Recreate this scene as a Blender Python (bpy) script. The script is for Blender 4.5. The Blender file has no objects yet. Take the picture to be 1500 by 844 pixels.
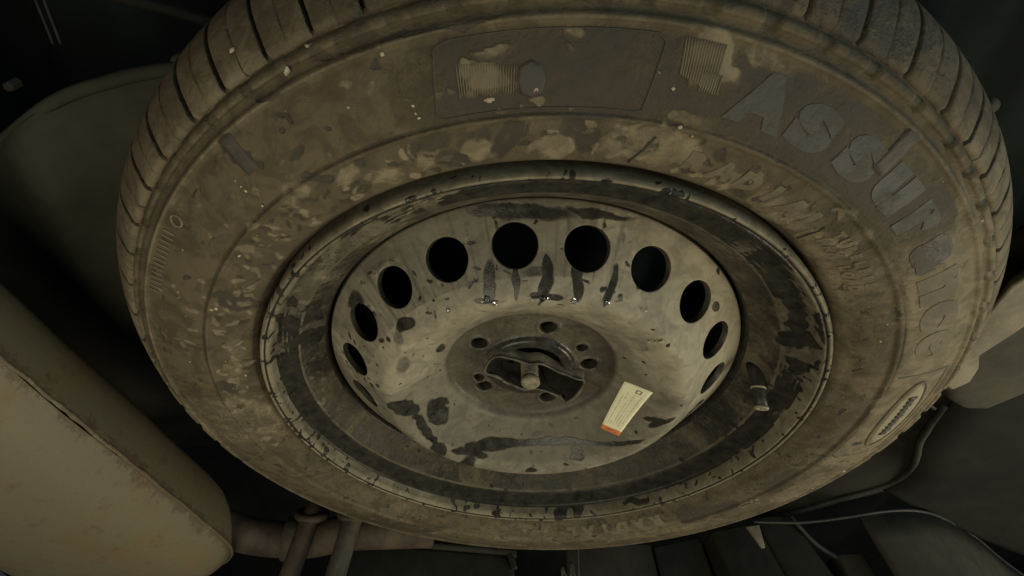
import bpy, bmesh, math, random
import numpy as np
from mathutils import Vector, Matrix, noise

random.seed(4)
S = bpy.context.scene
COL = S.collection
R = math.radians

# ------------------------------------------------------------------ camera, world, lamps, exposure
WHEEL_H = 0.75                                   # height of the wheel's outer face above the ground


def W(a, b, z):                                  # wheel axes (right, towards the camera side, outwards) -> world
    return Vector((a, -b, WHEEL_H - z))


cam_d = bpy.data.cameras.new('camera')
cam = bpy.data.objects.new('camera', cam_d)
COL.objects.link(cam)
S.camera = cam
cam_d.sensor_width = 36.0
cam_d.lens = 36.0 * 750.0 / 1500.0
cam_d.shift_x = 0.08115 * 1000 / 1500
cam_d.shift_y = -0.12456 * 1000 / 1500
cam_d.clip_start = 0.01
cam_d.clip_end = 60
# picture axes (right, down, into the picture) in wheel axes
U = Vector((0.99853217, 0.03204458, -0.04366513))
N = Vector((-0.05416178, 0.5907771, -0.80501485))
V = N.cross(U)
rx = Vector((U.x, V.x, N.x))
dn = Vector((U.y, V.y, N.y))
fw = Vector((U.z, V.z, N.z))
tw = lambda v: Vector((v.x, -v.y, -v.z))
m3 = Matrix((tw(rx), -tw(dn), -tw(fw))).transposed()
cam.matrix_world = Matrix.Translation(W(-0.04733578, 0.37121005, 0.24355835)) @ m3.to_4x4()

world = bpy.data.worlds.new('World')
S.world = world
world.use_nodes = True
bg = world.node_tree.nodes['Background']
bg.inputs['Color'].default_value = (0.75, 0.9, 1.0, 1)
bg.inputs['Strength'].default_value = 0.03


def lamp(name, loc, target, size, power, col):
    d = bpy.data.lights.new(name, 'AREA')
    d.shape = 'DISK'
    d.size = size
    d.energy = power
    d.color = col
    o = bpy.data.objects.new(name, d)
    COL.objects.link(o)
    o.location = loc
    o.rotation_euler = (target - loc).to_track_quat('-Z', 'Y').to_euler()
    return o


lamp('warm_work_lamp', W(1.05, -0.18, 0.62), W(0.05, 0.0, 0.0), 0.50, 8.8, (1.0, 0.90, 0.66))
lamp('soft_ground_lamp', W(-0.30, 0.18, 0.76), W(-0.12, 0.0, 0.0), 0.7, 4.7, (1.0, 0.93, 0.70))
lamp('cool_daylight_lamp', W(1.25, 1.05, 0.40), W(0.35, 0.25, -0.2), 0.9, 6.5, (0.62, 0.90, 1.0))

S.view_settings.view_transform = 'Standard'
S.view_settings.look = 'None'
S.view_settings.gamma = 1
S.view_settings.exposure = 0.0
S.view_settings.use_curve_mapping = False
S.cycles.max_bounces = 5
S.cycles.use_denoising = True

BLOTS = [
 ('T', 'w', -0.0346, 0.2386, 0.0058, 0.0086, 0.0002, -0.0002, 0.0008, -0.0137, -0.0026, 1),
 ('T', 'w', 0.0026, 0.2396, 0.0055, 0.0112, 0.0004, 0.0001, 0.0025, -0.0149, -0.0035, 0.9),
 ('T', 'w', -0.0618, 0.223, 0.003, 0.0082, -0.0004, -0.0012, -0.0002, -0.0083, -0.0035, 0.9),
 ('T', 'w', -0.049, 0.2384, 0.0061, 0.005, 0.0001, -0.0001, 0.0002, -0.0089, -0.0013, 0.6),
 ('T', 'w', 0.0309, 0.2386, 0.0057, 0.0043, -0.0016, -0.0002, -0.0005, -0.0084, -0.0012, 0.8),
 ('T', 'w', -0.1829, 0.2234, 0.0022, 0.0035, 0.0026, 0.0001, 0.0086, -0.0111, 0.0044, 1),
 ('T', 'w', 0.1652, 0.2339, 0.003, 0.0034, -0.0024, -0.0, -0.0072, -0.0119, 0.004, 0.9),
 ('T', 'w', -0.2151, 0.1026, 0.0053, 0.0115, -0.0064, -0.0032, -0.0038, -0.0099, -0.0001, 0.9),
 ('T', 'w', -0.2072, 0.0998, 0.0023, 0.0041, -0.0132, -0.0053, -0.0038, -0.0059, 0.0004, 0.9),
 ('T', 'w', -0.2265, 0.0552, 0.0037, 0.0069, -0.0048, -0.0032, -0.0073, -0.0237, 0.0006, 0.5),
 ('T', 'w', -0.2445, 0.0035, 0.0063, 0.0083, -0.0012, -0.0012, -0.0014, -0.0054, 0.0002, 1),
 ('T', 'w', -0.2462, -0.0352, 0.0069, 0.0055, -0.0008, -0.0008, -0.0014, -0.0058, 0.0003, 0.7),
 ('T', 'w', -0.065, 0.2732, 0.0044, 0.006, -0.0006, 0.0004, -0.0027, -0.0192, 0.0043, 0.9),
 ('T', 'w', -0.0529, 0.2601, 0.0068, 0.0171, -0.001, 0.0004, -0.0003, -0.005, 0.0004, 0.9),
 ('T', 'w', -0.018, 0.2762, 0.0052, 0.0072, -0.0004, 0.0002, -0.0001, -0.0114, 0.0023, 1),
 ('T', 'w', -0.0502, 0.2831, 0.0026, 0.0129, 0.0021, 0.0001, 0.0004, -0.0023, 0.0008, 0.8),
 ('T', 'w', 0.003, 0.2719, 0.0062, 0.0228, 0.0005, -0.0001, 0.0025, -0.0197, 0.0029, 0.8),
 ('T', 'w', -0.1368, 0.2115, 0.0074, 0.0053, -0.0001, -0.0004, -0.0008, -0.004, -0.0004, 0.8),
 ('T', 'w', -0.1225, 0.2046, 0.0054, 0.0078, -0.0001, -0.0006, -0.0008, -0.0052, -0.0006, 0.7),
 ('T', 'w', -0.1456, 0.1961, 0.0062, 0.0055, -0.0001, -0.0005, -0.0011, -0.0054, -0.0005, 0.7),
 ('T', 'w', -0.1112, 0.2035, 0.0032, 0.0045, -0.0007, -0.0012, -0.0007, -0.0038, -0.0014, 0.8),
 ('T', 'w', -0.0858, 0.2266, 0.0059, 0.0184, 0.0061, -0.0001, 0.001, -0.0073, -0.0011, 0.5),
 ('T', 'w', -0.0707, 0.2336, 0.0062, 0.0145, 0.0033, -0.0002, 0.0006, -0.0054, -0.0008, 0.6),
 ('T', 'w', 0.0965, 0.2145, 0.0046, 0.0083, -0.0028, 0.0004, 0.0022, -0.0113, -0.0031, 0.6),
 ('T', 'w', 0.1124, 0.2057, 0.0043, 0.0095, -0.0052, -0.0, 0.0011, -0.0092, -0.0027, 0.55),
 ('T', 'w', 0.1553, 0.1926, 0.0067, 0.0114, -0.0082, 0.0001, -0.0011, -0.0142, -0.0017, 0.6),
 ('T', 'w', 0.1995, 0.1301, 0.0053, 0.0068, 0.0018, 0.0013, 0.007, -0.0149, -0.0003, 0.7),
 ('T', 'w', 0.2154, 0.1091, 0.0058, 0.0086, 0.0021, 0.0013, 0.0037, -0.0079, -0.0, 0.7),
 ('T', 'w', 0.2143, 0.0575, -0.0091, -0.1197, 0.1583, 0.1268, 0.0036, -0.012, 0.0028, 0.35),
 ('T', 'w', -0.1936, 0.212, 0.0028, 0.0064, 0.001, 0.0012, -0.0015, -0.0083, 0.0017, 0.3),
 ('T', 'w', -0.1498, 0.2269, 0.0062, 0.0039, 0.0003, 0.0003, -0.0012, -0.0074, 0.0008, 0.8),
 ('T', 'w', -0.1043, 0.278, -0.0006, 0.0042, 0.0002, 0.0004, -0.0001, -0.0037, 0.0013, 0.7),
 ('T', 'w', 0.1701, -0.1765, 0.0064, 0.0164, 0.0112, 0.0005, 0.0049, -0.0151, 0.0021, 0.7),
 ('T', 'w', 0.1909, -0.158, 0.0068, 0.0145, 0.0139, 0.0003, 0.005, -0.0121, 0.0017, 0.7),
 ('T', 'w', 0.2324, -0.0976, 0.0074, 0.0125, 0.0179, 0.0007, 0.0076, -0.0139, 0.0008, 0.8),
 ('T', 'w', -0.1117, -0.2474, 0.0062, 0.0387, 0.009, 0.0044, -0.0024, -0.0243, -0.0039, 0.6),
 ('T', 'w', -0.1555, -0.2316, 0.0047, 0.0221, -0.0021, 0.0022, -0.0042, -0.0222, -0.0035, 0.6),
 ('T', 'w', 0.1168, -0.2092, 0.0055, 0.0193, 0.0072, 0.0005, 0.0018, -0.009, 0.0015, 0.5),
 ('T', 'w', -0.2094, -0.1185, 0.0057, 0.0091, -0.0125, -0.0003, -0.0055, -0.0108, 0.0016, 0.4),
 ('T', 'w', -0.1759, -0.1626, 0.0055, 0.0193, -0.0193, -0.0002, -0.0038, -0.0098, 0.0017, 0.35),
 ('T', 'w', -0.2281, -0.0828, 0.006, 0.0164, -0.024, -0.0011, -0.0093, -0.0172, 0.0023, 0.3),
 ('T', 'w', -0.2641, 0.0094, 0.0069, 0.0126, 0.0027, 0.0012, -0.0091, -0.0295, -0.0008, 0.25),
 ('T', 'w', -0.2537, 0.1285, 0.0036, 0.0118, 0.003, 0.0025, -0.0078, -0.0248, 0.0011, 0.25),
 ('T', 'w', -0.2856, -0.0171, 0.0031, 0.0105, 0.0058, 0.0032, -0.0069, -0.0182, -0.0025, 0.5),
 ('T', 'w', -0.1814, 0.2737, -0.0212, 0.0243, 0.013, 0.0033, 0.0086, -0.0058, 0.0107, 0.25),
 ('T', 'w', -0.1112, 0.286, -0.005, 0.0134, 0.0049, 0.0001, 0.0016, -0.0038, 0.0019, 0.6),
 ('T', 'w', -0.1295, 0.2786, -0.0052, 0.0071, 0.0026, 0.0003, 0.0011, -0.0028, 0.0014, 0.7),
 ('T', 'w', -0.0835, 0.292, -0.0036, 0.0198, 0.0046, 0.0005, 0.0006, -0.0022, 0.0011, 0.8),
 ('T', 'w', -0.0571, 0.2974, -0.0032, 0.0192, 0.0031, 0.0003, 0.0004, -0.0022, 0.001, 0.8),
 ('T', 'w', -0.1578, 0.2569, -0.0026, 0.0077, 0.005, -0.0001, 0.0029, -0.0034, 0.002, 0.7),
 ('T', 'p', -0.047, 0.2306, 0.0047, 0.008, -0.0022, -0.0013, -0.0009, -0.0093, -0.003, 1),
 ('T', 'p', -0.0101, 0.2294, 0.0022, 0.0095, 0.0003, -0.0001, 0.0015, -0.009, -0.0058, 1),
 ('T', 'p', -0.071, 0.2257, 0.0051, 0.0125, 0.0034, -0.0001, 0.0007, -0.0061, -0.0017, 0.7),
 ('T', 'p', 0.0374, 0.2335, 0.0051, 0.0216, -0.0027, 0.0001, 0.0021, -0.0119, -0.0034, 0.7),
 ('T', 'p', 0.0585, 0.2333, 0.0057, 0.0146, -0.0038, -0.0, 0.001, -0.0106, -0.0017, 0.8),
 ('T', 'p', -0.1025, 0.2106, 0.0042, 0.0114, 0.0035, -0.0008, 0.0002, -0.007, -0.0025, 0.6),
 ('T', 'p', -0.125, 0.2133, 0.0067, 0.0062, 0.0026, -0.0001, 0.0006, -0.0056, -0.0008, 0.8),
 ('T', 'p', -0.1487, 0.1999, 0.007, 0.0078, 0.0051, -0.0001, 0.0014, -0.0064, -0.0009, 0.7),
 ('T', 'p', -0.0425, 0.2733, 0.0052, 0.0133, -0.0007, 0.0006, -0.0004, -0.0077, 0.0016, 1),
 ('T', 'p', -0.0437, 0.2857, 0.0021, 0.0128, 0.0021, -0.0, 0.0005, -0.0023, 0.0008, 0.6),
 ('T', 'p', 0.058, 0.2842, 0.0017, 0.0084, -0.0026, 0.0003, -0.0024, -0.0105, 0.0037, 1.1),
 ('T', 'p', 0.0656, 0.2764, 0.0037, 0.0046, -0.0011, 0.0, -0.0004, -0.0054, 0.0013, 1.1),
 ('T', 'p', 0.0856, 0.2831, -0.0002, 0.0114, -0.0019, -0.0005, 0.0001, -0.0035, 0.0012, 0.6),
 ('T', 'p', 0.0548, 0.252, 0.0075, 0.0083, -0.0021, 0.0, -0.0001, -0.0042, 0.0004, 0.6),
 ('T', 'p', 0.124, 0.1992, 0.0044, 0.0237, -0.0128, 0.0007, 0.0017, -0.0134, -0.0036, 0.6),
 ('T', 'p', 0.1562, 0.1683, 0.0022, 0.0166, -0.0122, 0.001, 0.0017, -0.0118, -0.0041, 0.55),
 ('T', 'p', 0.1946, 0.1063, -0.0104, -0.1418, 0.1684, 0.1608, 0.1557, -0.1934, -0.145, 0.5),
 ('T', 'p', 0.2241, 0.0587, 0.0031, 0.0043, 0.022, 0.0042, 0.024, -0.0303, 0.0067, 0.35),
 ('T', 'p', 0.2774, 0.0102, 0.005, 0.0013, 0.0386, -0.0005, 0.022, -0.0209, -0.0047, 1.3),
 ('T', 'p', 0.2658, 0.1116, 0.0024, 0.0176, -0.0063, -0.0043, 0.0285, -0.0594, -0.0014, 0.6),  # this row and the next: light on the right sidewall, painted as pale tone
 ('T', 'p', 0.2778, 0.0633, 0.0035, 0.0207, -0.0059, -0.0054, 0.0214, -0.0353, -0.0039, 0.5),
 ('T', 'p', 0.1622, 0.2369, 0.0028, 0.0243, -0.0122, -0.0013, -0.0017, -0.006, 0.0019, 0.3),
 ('T', 'p', 0.1884, 0.2204, 0.0018, 0.0129, -0.0012, -0.0026, 0.0095, -0.0233, 0.0039, 0.3),
 ('T', 'p', 0.2393, 0.1774, -0.001, 0.0111, -0.0021, -0.0031, 0.0199, -0.0386, 0.0028, 0.5),
 ('T', 'p', -0.1237, -0.2022, 0.0051, 0.0588, -0.0361, 0.0, -0.0056, -0.0211, 0.0053, 0.35),
 ('T', 'p', 0.007, -0.2433, 0.0061, 0.1017, 0.0112, -0.0012, 0.0011, -0.0169, 0.0028, 0.45),
 ('T', 'p', 0.1389, -0.2176, 0.0075, 0.0775, 0.0283, -0.0014, 0.0048, -0.0177, -0.0007, 0.5),
 ('T', 'p', 0.2584, -0.1147, 0.004, 0.0167, 0.0392, 0.0002, 0.0196, -0.0306, -0.0098, 0.5),
 ('T', 'p', -0.1881, 0.1458, 0.0053, 0.0064, -0.0056, -0.002, -0.0212, -0.0419, -0.0017, 0.3),
 ('T', 'p', -0.2328, 0.0354, 0.0048, 0.008, -0.0029, -0.0025, -0.0105, -0.0421, 0.0011, 0.4),
 ('T', 'p', -0.2348, -0.0299, 0.0051, 0.0108, 0.0016, -0.0029, -0.0022, -0.0374, 0.0016, 0.4),
 ('D', 'w', -0.0381, 0.1246, -0.0043, 0.0036, 0.0007, 0.0003, 0.0013, -0.0123, 0.0095, 0.95),
 ('D', 'w', -0.0205, 0.1269, -0.0029, 0.0027, 0.0003, 0.0001, 0.0004, -0.011, 0.0081, 1),
 ('D', 'w', -0.0026, 0.1296, -0.0038, 0.004, 0.0002, -0.0001, 0.0006, -0.0146, 0.0108, 1),
 ('D', 'w', 0.0183, 0.1282, -0.0037, 0.0036, -0.0001, -0.0003, 0.0004, -0.0108, 0.0082, 0.95),
 ('D', 'w', 0.0412, 0.1237, -0.0043, 0.0033, -0.0007, -0.0003, -0.0017, -0.0122, 0.0094, 0.8),
 ('D', 'w', -0.0103, 0.1327, -0.0065, 0.0072, 0.0005, 0.0001, 0.0001, -0.0035, 0.0029, 0.6),
 ('D', 'w', -0.0007, 0.1193, 0.0024, 0.0108, 0.0005, -0.0001, 0.0002, -0.0023, 0.0009, 1.2),
 ('D', 'w', -0.0391, 0.113, 0.0023, 0.0064, 0.0009, 0.0005, 0.0001, -0.0019, 0.0007, 0.8),
 ('D', 'w', -0.1044, -0.0262, 0.0003, 0.0127, -0.0094, -0.0052, -0.0009, -0.009, 0.002, 1.1),
 ('D', 'w', -0.0775, -0.047, -0.012, 0.0086, -0.0031, -0.0041, 0.0019, -0.0129, 0.0036, 1.1),
 ('D', 'w', -0.0889, -0.057, -0.0012, 0.0042, 0.0011, -0.0029, 0.0085, -0.0191, 0.0021, 1.0),
 ('D', 'w', -0.0771, -0.0826, 0.0024, 0.008, -0.0056, -0.0004, -0.0021, -0.0075, 0.002, 1.2),
 ('D', 'w', -0.0729, -0.0392, -0.0174, 0.007, -0.004, -0.0029, 0.0, -0.0056, 0.0018, 0.8),
 ('D', 'w', -0.0286, -0.0903, -0.0089, 0.0241, -0.0022, -0.0038, 0.0005, -0.0053, 0.0036, 1.2),
 ('D', 'w', 0.0219, -0.0882, -0.0118, 0.0549, 0.0116, 0.0014, 0.0003, -0.0031, 0.0022, 0.9),
 ('D', 'w', -0.0473, -0.0934, -0.0018, 0.0186, -0.0077, -0.0011, -0.0006, -0.0026, 0.0018, 0.8),
 ('D', 'w', 0.0788, -0.0664, -0.0029, 0.0202, 0.0145, 0.0042, 0.0004, -0.0023, 0.0012, 0.9),
 ('D', 'w', 0.0497, -0.0881, -0.0042, 0.0048, 0.0034, -0.0004, 0.0011, -0.0022, 0.0017, 1),
 ('D', 'w', 0.0482, -0.0941, -0.001, 0.0061, 0.0036, -0.0003, 0.0009, -0.0024, 0.0018, 1),
 ('D', 'w', 0.0111, -0.0834, -0.0165, 0.0062, 0.0007, 0.0001, 0.0001, -0.0032, 0.0022, 0.6),
 ('D', 'w', 0.1041, -0.0239, -0.0003, 0.0078, 0.0044, 0.0041, 0.0002, -0.0038, 0.0007, 0.7),
 ('D', 'w', 0.1092, -0.0245, 0.002, 0.007, 0.0114, 0.0013, 0.0014, -0.0026, 0.0006, 0.8),
 ('D', 'w', -0.0533, -0.1114, 0.0008, 0.0103, 0.0076, 0.0042, -0.0003, -0.0151, -0.0051, 0.8),
 ('D', 'w', 0.0106, -0.1135, 0.0027, 0.0063, 0.0007, -0.0, 0.0002, -0.0032, 0.0009, 0.8),
 ('D', 'w', -0.1032, 0.0359, 0.0013, 0.0071, -0.005, -0.0041, -0.0012, -0.0152, -0.0017, 0.55),
 ('D', 'w', -0.0956, 0.0806, -0.0003, 0.0074, 0.0073, 0.0007, 0.0032, -0.0037, 0.0032, 0.95),
 ('D', 'w', -0.1027, 0.068, 0.0009, 0.0055, 0.0024, 0.0017, -0.0002, -0.0058, 0.0016, 0.5),
 ('D', 'w', -0.0784, -0.0012, -0.0204, 0.0054, -0.0043, -0.0034, -0.0001, -0.0055, 0.0001, 0.35),
 ('D', 'w', -0.0746, 0.0339, -0.018, 0.0033, 0.0031, -0.0012, 0.0014, -0.0068, -0.0028, 0.8),
 ('D', 'w', -0.0759, 0.1441, -0.0306, 0.0281, 0.0123, 0.0018, 0.0028, -0.007, 0.0058, 0.35),
 ('D', 'w', -0.1169, 0.1154, -0.0317, 0.017, 0.0179, -0.0003, 0.005, -0.003, 0.0043, 0.5),
 ('D', 'w', -0.0204, 0.1625, -0.0314, 0.0409, 0.0029, 0.0016, 0.0002, -0.0051, 0.0039, 0.7),
 ('D', 'w', 0.0342, 0.1632, -0.0335, 0.0278, -0.0044, -0.001, -0.0004, -0.0029, 0.0022, 0.7),
 ('D', 'w', -0.1412, 0.0745, -0.0281, 0.0078, 0.0045, 0.0038, -0.0004, -0.0079, 0.0026, 0.7),
 ('D', 'w', -0.056, 0.1275, -0.0115, 0.0066, 0.0014, 0.0011, 0.0008, -0.0185, 0.0141, 0.2),
 ('D', 'w', -0.0157, 0.1564, -0.0261, 0.0272, 0.0018, 0.0007, 0.0003, -0.0072, 0.0057, 0.4),
 ('D', 'w', -0.0293, -0.0711, -0.0212, 0.0568, -0.0136, -0.0059, -0.0012, -0.0186, 0.0133, 0.42),  # these three rows: shade of the lower bowl put into the film tone
 ('D', 'w', 0.0559, -0.0558, -0.02, 0.0437, 0.021, 0.0103, 0.0017, -0.0234, 0.0123, 0.42),
 ('D', 'w', 0.0086, -0.0707, -0.0251, 0.015, 0.0016, 0.0002, 0.0002, -0.0062, 0.0058, 0.3),
 ('D', 'w', 0.1303, 0.085, -0.0249, 0.0035, -0.0024, -0.0013, -0.001, -0.0028, 0.0019, 1),
 ('D', 'w', 0.1248, 0.111, -0.0337, 0.0018, -0.0011, -0.0005, -0.0006, -0.0015, 0.0011, 1),
 ('D', 'w', 0.0726, 0.0413, -0.0169, 0.0165, 0.0278, 0.0205, 0.0037, -0.0155, -0.0031, 0.2),
 ('D', 'p', 0.0954, 0.1288, -0.0286, 0.0332, -0.0245, -0.0003, -0.0115, -0.0106, 0.012, 0.5),  # these three rows: brightness of right flank and crest painted as pale tone
 ('D', 'p', 0.1141, 0.053, -0.001, 0.0258, -0.0177, -0.0107, 0.0023, -0.0427, 0.0099, 0.8),
 ('D', 'p', 0.0752, 0.1139, -0.0093, 0.0318, -0.0078, -0.0091, 0.0007, -0.0118, 0.0078, 0.6),
 ('D', 'p', -0.0694, 0.1001, 0.0014, 0.0318, 0.0197, 0.0009, 0.0041, -0.0102, 0.0048, 0.4),
 ('D', 'p', 0.0458, 0.1111, 0.002, 0.0284, -0.0071, -0.0016, -0.0003, -0.0101, 0.0028, 0.4),
 ('D', 'p', 0.0738, 0.0704, -0.0036, 0.0123, 0.0189, 0.0145, 0.0074, -0.0257, -0.0087, 0.35),
 ('D', 'p', -0.12, 0.0134, 0.0018, 0.0149, 0.0167, 0.0055, 0.0074, -0.0348, 0.0053, 0.4),
 ('R', 'w', 0.1684, 0.1087, -0.0098, 0.0064, -0.0013, 0.0019, 0.0024, -0.0103, -0.0014, 1),
 ('R', 'w', 0.1777, 0.0917, -0.01, 0.0052, 0.0031, 0.0024, 0.0041, -0.0102, -0.0004, 1),
 ('R', 'w', 0.1836, 0.0724, -0.0111, 0.0088, 0.0043, 0.0044, 0.0033, -0.0099, -0.0002, 1.1),
 ('R', 'w', 0.1942, 0.0447, -0.0103, 0.0044, 0.003, 0.002, 0.0035, -0.0099, 0.0005, 1.1),
 ('R', 'w', 0.1989, 0.056, -0.0063, -0.0019, 0.0137, 0.003, 0.0013, -0.0002, 0.0021, 0.7),
 ('R', 'w', 0.15, 0.1339, -0.0096, 0.0015, 0.0058, 0.0021, 0.0084, -0.0106, -0.0003, 0.9),
 ('R', 'w', 0.1822, 0.1079, 0.0037, 0.0037, -0.0025, 0.0014, 0.0009, -0.0059, -0.0016, 0.8),
 ('R', 'w', 0.19, 0.0927, 0.0033, 0.0017, 0.0029, 0.0023, 0.0026, -0.0059, -0.0003, 0.8),
 ('R', 'w', 0.1629, 0.1392, 0.0043, 0.005, -0.0008, -0.0011, 0.0019, -0.0053, 0.0006, 0.4),
 ('R', 'w', 0.0607, -0.1988, -0.0034, 0.0148, 0.0041, 0.001, -0.0002, -0.0014, 0.0034, 1),
 ('R', 'w', 0.0436, -0.2034, -0.0031, 0.0055, 0.0011, 0.0002, -0.0002, -0.0016, 0.004, 0.9),
 ('R', 'w', 0.1181, -0.1707, -0.0043, 0.0128, 0.0081, 0.0016, -0.0, -0.0019, 0.0037, 1),
 ('R', 'w', 0.1488, -0.144, -0.0054, 0.004, 0.0039, 0.0003, 0.0004, -0.0012, 0.0025, 0.9),
 ('R', 'w', 0.1565, -0.135, -0.0061, 0.0056, 0.0064, 0.0001, 0.0007, -0.0012, 0.0024, 1),
 ('R', 'w', 0.1722, -0.1082, -0.0086, 0.0087, 0.0131, 0.0002, 0.0013, -0.0023, 0.0011, 1),
 ('R', 'w', 0.1613, -0.127, -0.0077, 0.0036, 0.0043, 0.0001, 0.0011, -0.0022, 0.0013, 0.8),
 ('R', 'w', -0.1724, 0.0752, -0.0188, 0.0031, -0.0076, -0.007, -0.001, -0.0041, -0.0009, 0.8),
 ('R', 'w', -0.1764, 0.0572, -0.022, 0.0039, -0.0088, -0.0078, -0.001, -0.0048, -0.0007, 1),
 ('R', 'w', -0.1803, 0.0343, -0.0242, 0.0051, -0.0098, -0.0083, -0.0014, -0.008, -0.0002, 1.1),
 ('R', 'w', -0.1835, -0.0021, -0.0243, 0.0054, -0.0061, -0.0065, -0.0002, -0.0053, 0.0003, 0.9),
 ('R', 'w', -0.179, 0.0923, -0.0095, 0.0029, -0.0012, -0.0013, -0.0016, -0.0074, -0.0008, 0.9),
 ('R', 'w', -0.1862, 0.0699, -0.0105, 0.0034, -0.0015, -0.0015, -0.0014, -0.0067, -0.0004, 0.8),
 ('R', 'w', -0.1878, 0.0576, -0.0114, 0.0044, -0.002, -0.0019, -0.0012, -0.006, -0.0002, 0.8),
 ('R', 'w', -0.1928, 0.0834, 0.0017, 0.0008, -0.0053, -0.0046, -0.0033, -0.0116, -0.0022, 0.6),
 ('R', 'w', -0.1972, 0.0075, -0.0111, 0.0028, -0.0014, -0.0012, -0.0012, -0.007, 0.0004, 0.6),
 ('R', 'w', -0.2093, -0.0002, 0.0006, 0.002, -0.0056, -0.0039, -0.0008, -0.0069, 0.0018, 0.4),
 ('R', 'w', 0.1315, 0.1505, -0.0101, 0.006, 0.0038, 0.0028, 0.0019, -0.0041, -0.0007, 1),
 ('R', 'w', 0.1576, 0.1001, -0.0204, 0.0012, 0.0048, 0.0044, 0.0015, -0.0035, -0.0007, 0.6),
 ('R', 'w', -0.1546, -0.1292, -0.0094, 0.008, -0.0068, -0.0007, -0.002, -0.0058, 0.0022, 0.5),
 ('R', 'p', -0.2005, -0.0583, -0.001, 0.0041, -0.0044, -0.0061, 0.0094, -0.0465, 0.0075, 0.8),
 ('R', 'p', -0.1723, -0.1135, -0.007, 0.0181, -0.0274, -0.0001, -0.0044, -0.0038, 0.0059, 0.7),
 ('R', 'p', -0.0956, -0.1818, -0.0076, 0.053, -0.0286, 0.0008, -0.0016, -0.0042, 0.0034, 0.6),
 ('R', 'p', -0.1499, 0.1299, -0.0107, 0.0039, -0.0071, -0.003, -0.0139, -0.0249, -0.0023, 0.5),
 ('R', 'p', 0.155, 0.1497, 0.0034, 0.0052, 0.0056, -0.0005, 0.0107, -0.0132, 0.0013, 0.6),
 ('R', 'p', 0.2071, -0.0156, -0.0039, 0.0029, 0.0387, 0.0003, 0.003, 0.0014, 0.0069, 0.4),
 ('R', 'p', 0.2024, 0.0522, -0.0004, 0.0017, 0.0044, 0.0059, 0.0058, -0.0247, -0.0016, 0.4),
 ('R', 'p', -0.201, 0.0282, -0.0088, 0.0054, -0.002, -0.0025, -0.0064, -0.0437, 0.0001, 0.6),
]
# ------------------------------------------------------------------ helpers
def link_mesh(name, verts, faces, mats, parent=None, smooth=True, fmat=None):
    me = bpy.data.meshes.new(name)
    me.from_pydata([tuple(v) for v in verts], [], faces)
    for m in (mats if isinstance(mats, (list, tuple)) else [mats]):
        me.materials.append(m)
    if fmat is not None:
        me.polygons.foreach_set('material_index', np.asarray(fmat, dtype=np.int32))
    if smooth:
        me.polygons.foreach_set('use_smooth', np.ones(len(me.polygons), dtype=bool))
    me.update()
    o = bpy.data.objects.new(name, me)
    COL.objects.link(o)
    if parent:
        o.parent = parent
    return o


def big_mesh(name, V3, quads, mat, parent=None):
    me = bpy.data.meshes.new(name)
    nf = len(quads)
    me.vertices.add(len(V3))
    me.vertices.foreach_set('co', np.asarray(V3, dtype=np.float32).ravel())
    me.loops.add(nf * 4)
    me.loops.foreach_set('vertex_index', np.asarray(quads, dtype=np.int32).ravel())
    me.polygons.add(nf)
    me.polygons.foreach_set('loop_start', np.arange(0, nf * 4, 4, dtype=np.int32))
    me.polygons.foreach_set('use_smooth', np.ones(nf, dtype=bool))
    me.materials.append(mat)
    me.update(calc_edges=True)
    me.validate()
    o = bpy.data.objects.new(name, me)
    COL.objects.link(o)
    if parent:
        o.parent = parent
    return o


def set_attr(o, name, vals):
    a = o.data.attributes.new(name, 'FLOAT', 'POINT')
    a.data.foreach_set('value', np.asarray(vals, dtype=np.float32))


def thing(name, label, cat, loc=(0, 0, 0), rot=(0, 0, 0), group=None):
    o = bpy.data.objects.new(name, None)
    o.empty_display_size = 0.05
    COL.objects.link(o)
    o.location = loc
    o.rotation_euler = rot
    tag(o, label, cat, group)
    return o


def tag(o, label, cat, group=None):
    o['label'] = label
    o['category'] = cat
    if group:
        o['group'] = group
    return o


def resample(prof, step):
    """Catmull-Rom through profile points, evenly spaced."""
    P = np.array(prof, float)
    P = np.vstack([2 * P[0] - P[1], P, 2 * P[-1] - P[-2]])
    out = []
    for i in range(1, len(P) - 2):
        p0, p1, p2, p3 = P[i - 1], P[i], P[i + 1], P[i + 2]
        d0, d1, d2 = [max(np.hypot(*(q - p)) ** .5, 1e-5) for p, q in ((p0, p1), (p1, p2), (p2, p3))]
        m1 = (p2 - p1) + d1 * ((p1 - p0) / d0 - (p2 - p0) / (d0 + d1))
        m2 = (p2 - p1) + d1 * ((p3 - p2) / d2 - (p3 - p1) / (d1 + d2))
        for t in np.linspace(0, 1, 24, endpoint=False):
            out.append((2 * t**3 - 3 * t**2 + 1) * p1 + (t**3 - 2 * t**2 + t) * m1 + (-2 * t**3 + 3 * t**2) * p2 + (t**3 - t**2) * m2)
    out.append(P[-2])
    out = np.array(out)
    L = np.concatenate([[0], np.cumsum(np.hypot(*np.diff(out, axis=0).T))])
    n = max(2, int(round(L[-1] / step)))
    s = np.linspace(0, L[-1], n + 1)
    return np.stack([np.interp(s, L, out[:, 0]), np.interp(s, L, out[:, 1])], 1)


def revolve(prof, nt):
    """(n,2) profile -> grid of vertices and quads facing outwards (+z side)."""
    th = np.arange(nt) * 2 * np.pi / nt
    r, z = prof[:, 0][:, None], prof[:, 1][:, None]
    V3 = np.stack([r * np.cos(th), r * np.sin(th), z + 0 * th], -1)
    n = len(prof)
    i, j = np.meshgrid(np.arange(n - 1), np.arange(nt), indexing='ij')
    k = (j + 1) % nt
    q = np.stack([i * nt + j, (i + 1) * nt + j, (i + 1) * nt + k, i * nt + k], -1).reshape(-1, 4)
    return V3.reshape(-1, 3), q


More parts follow.
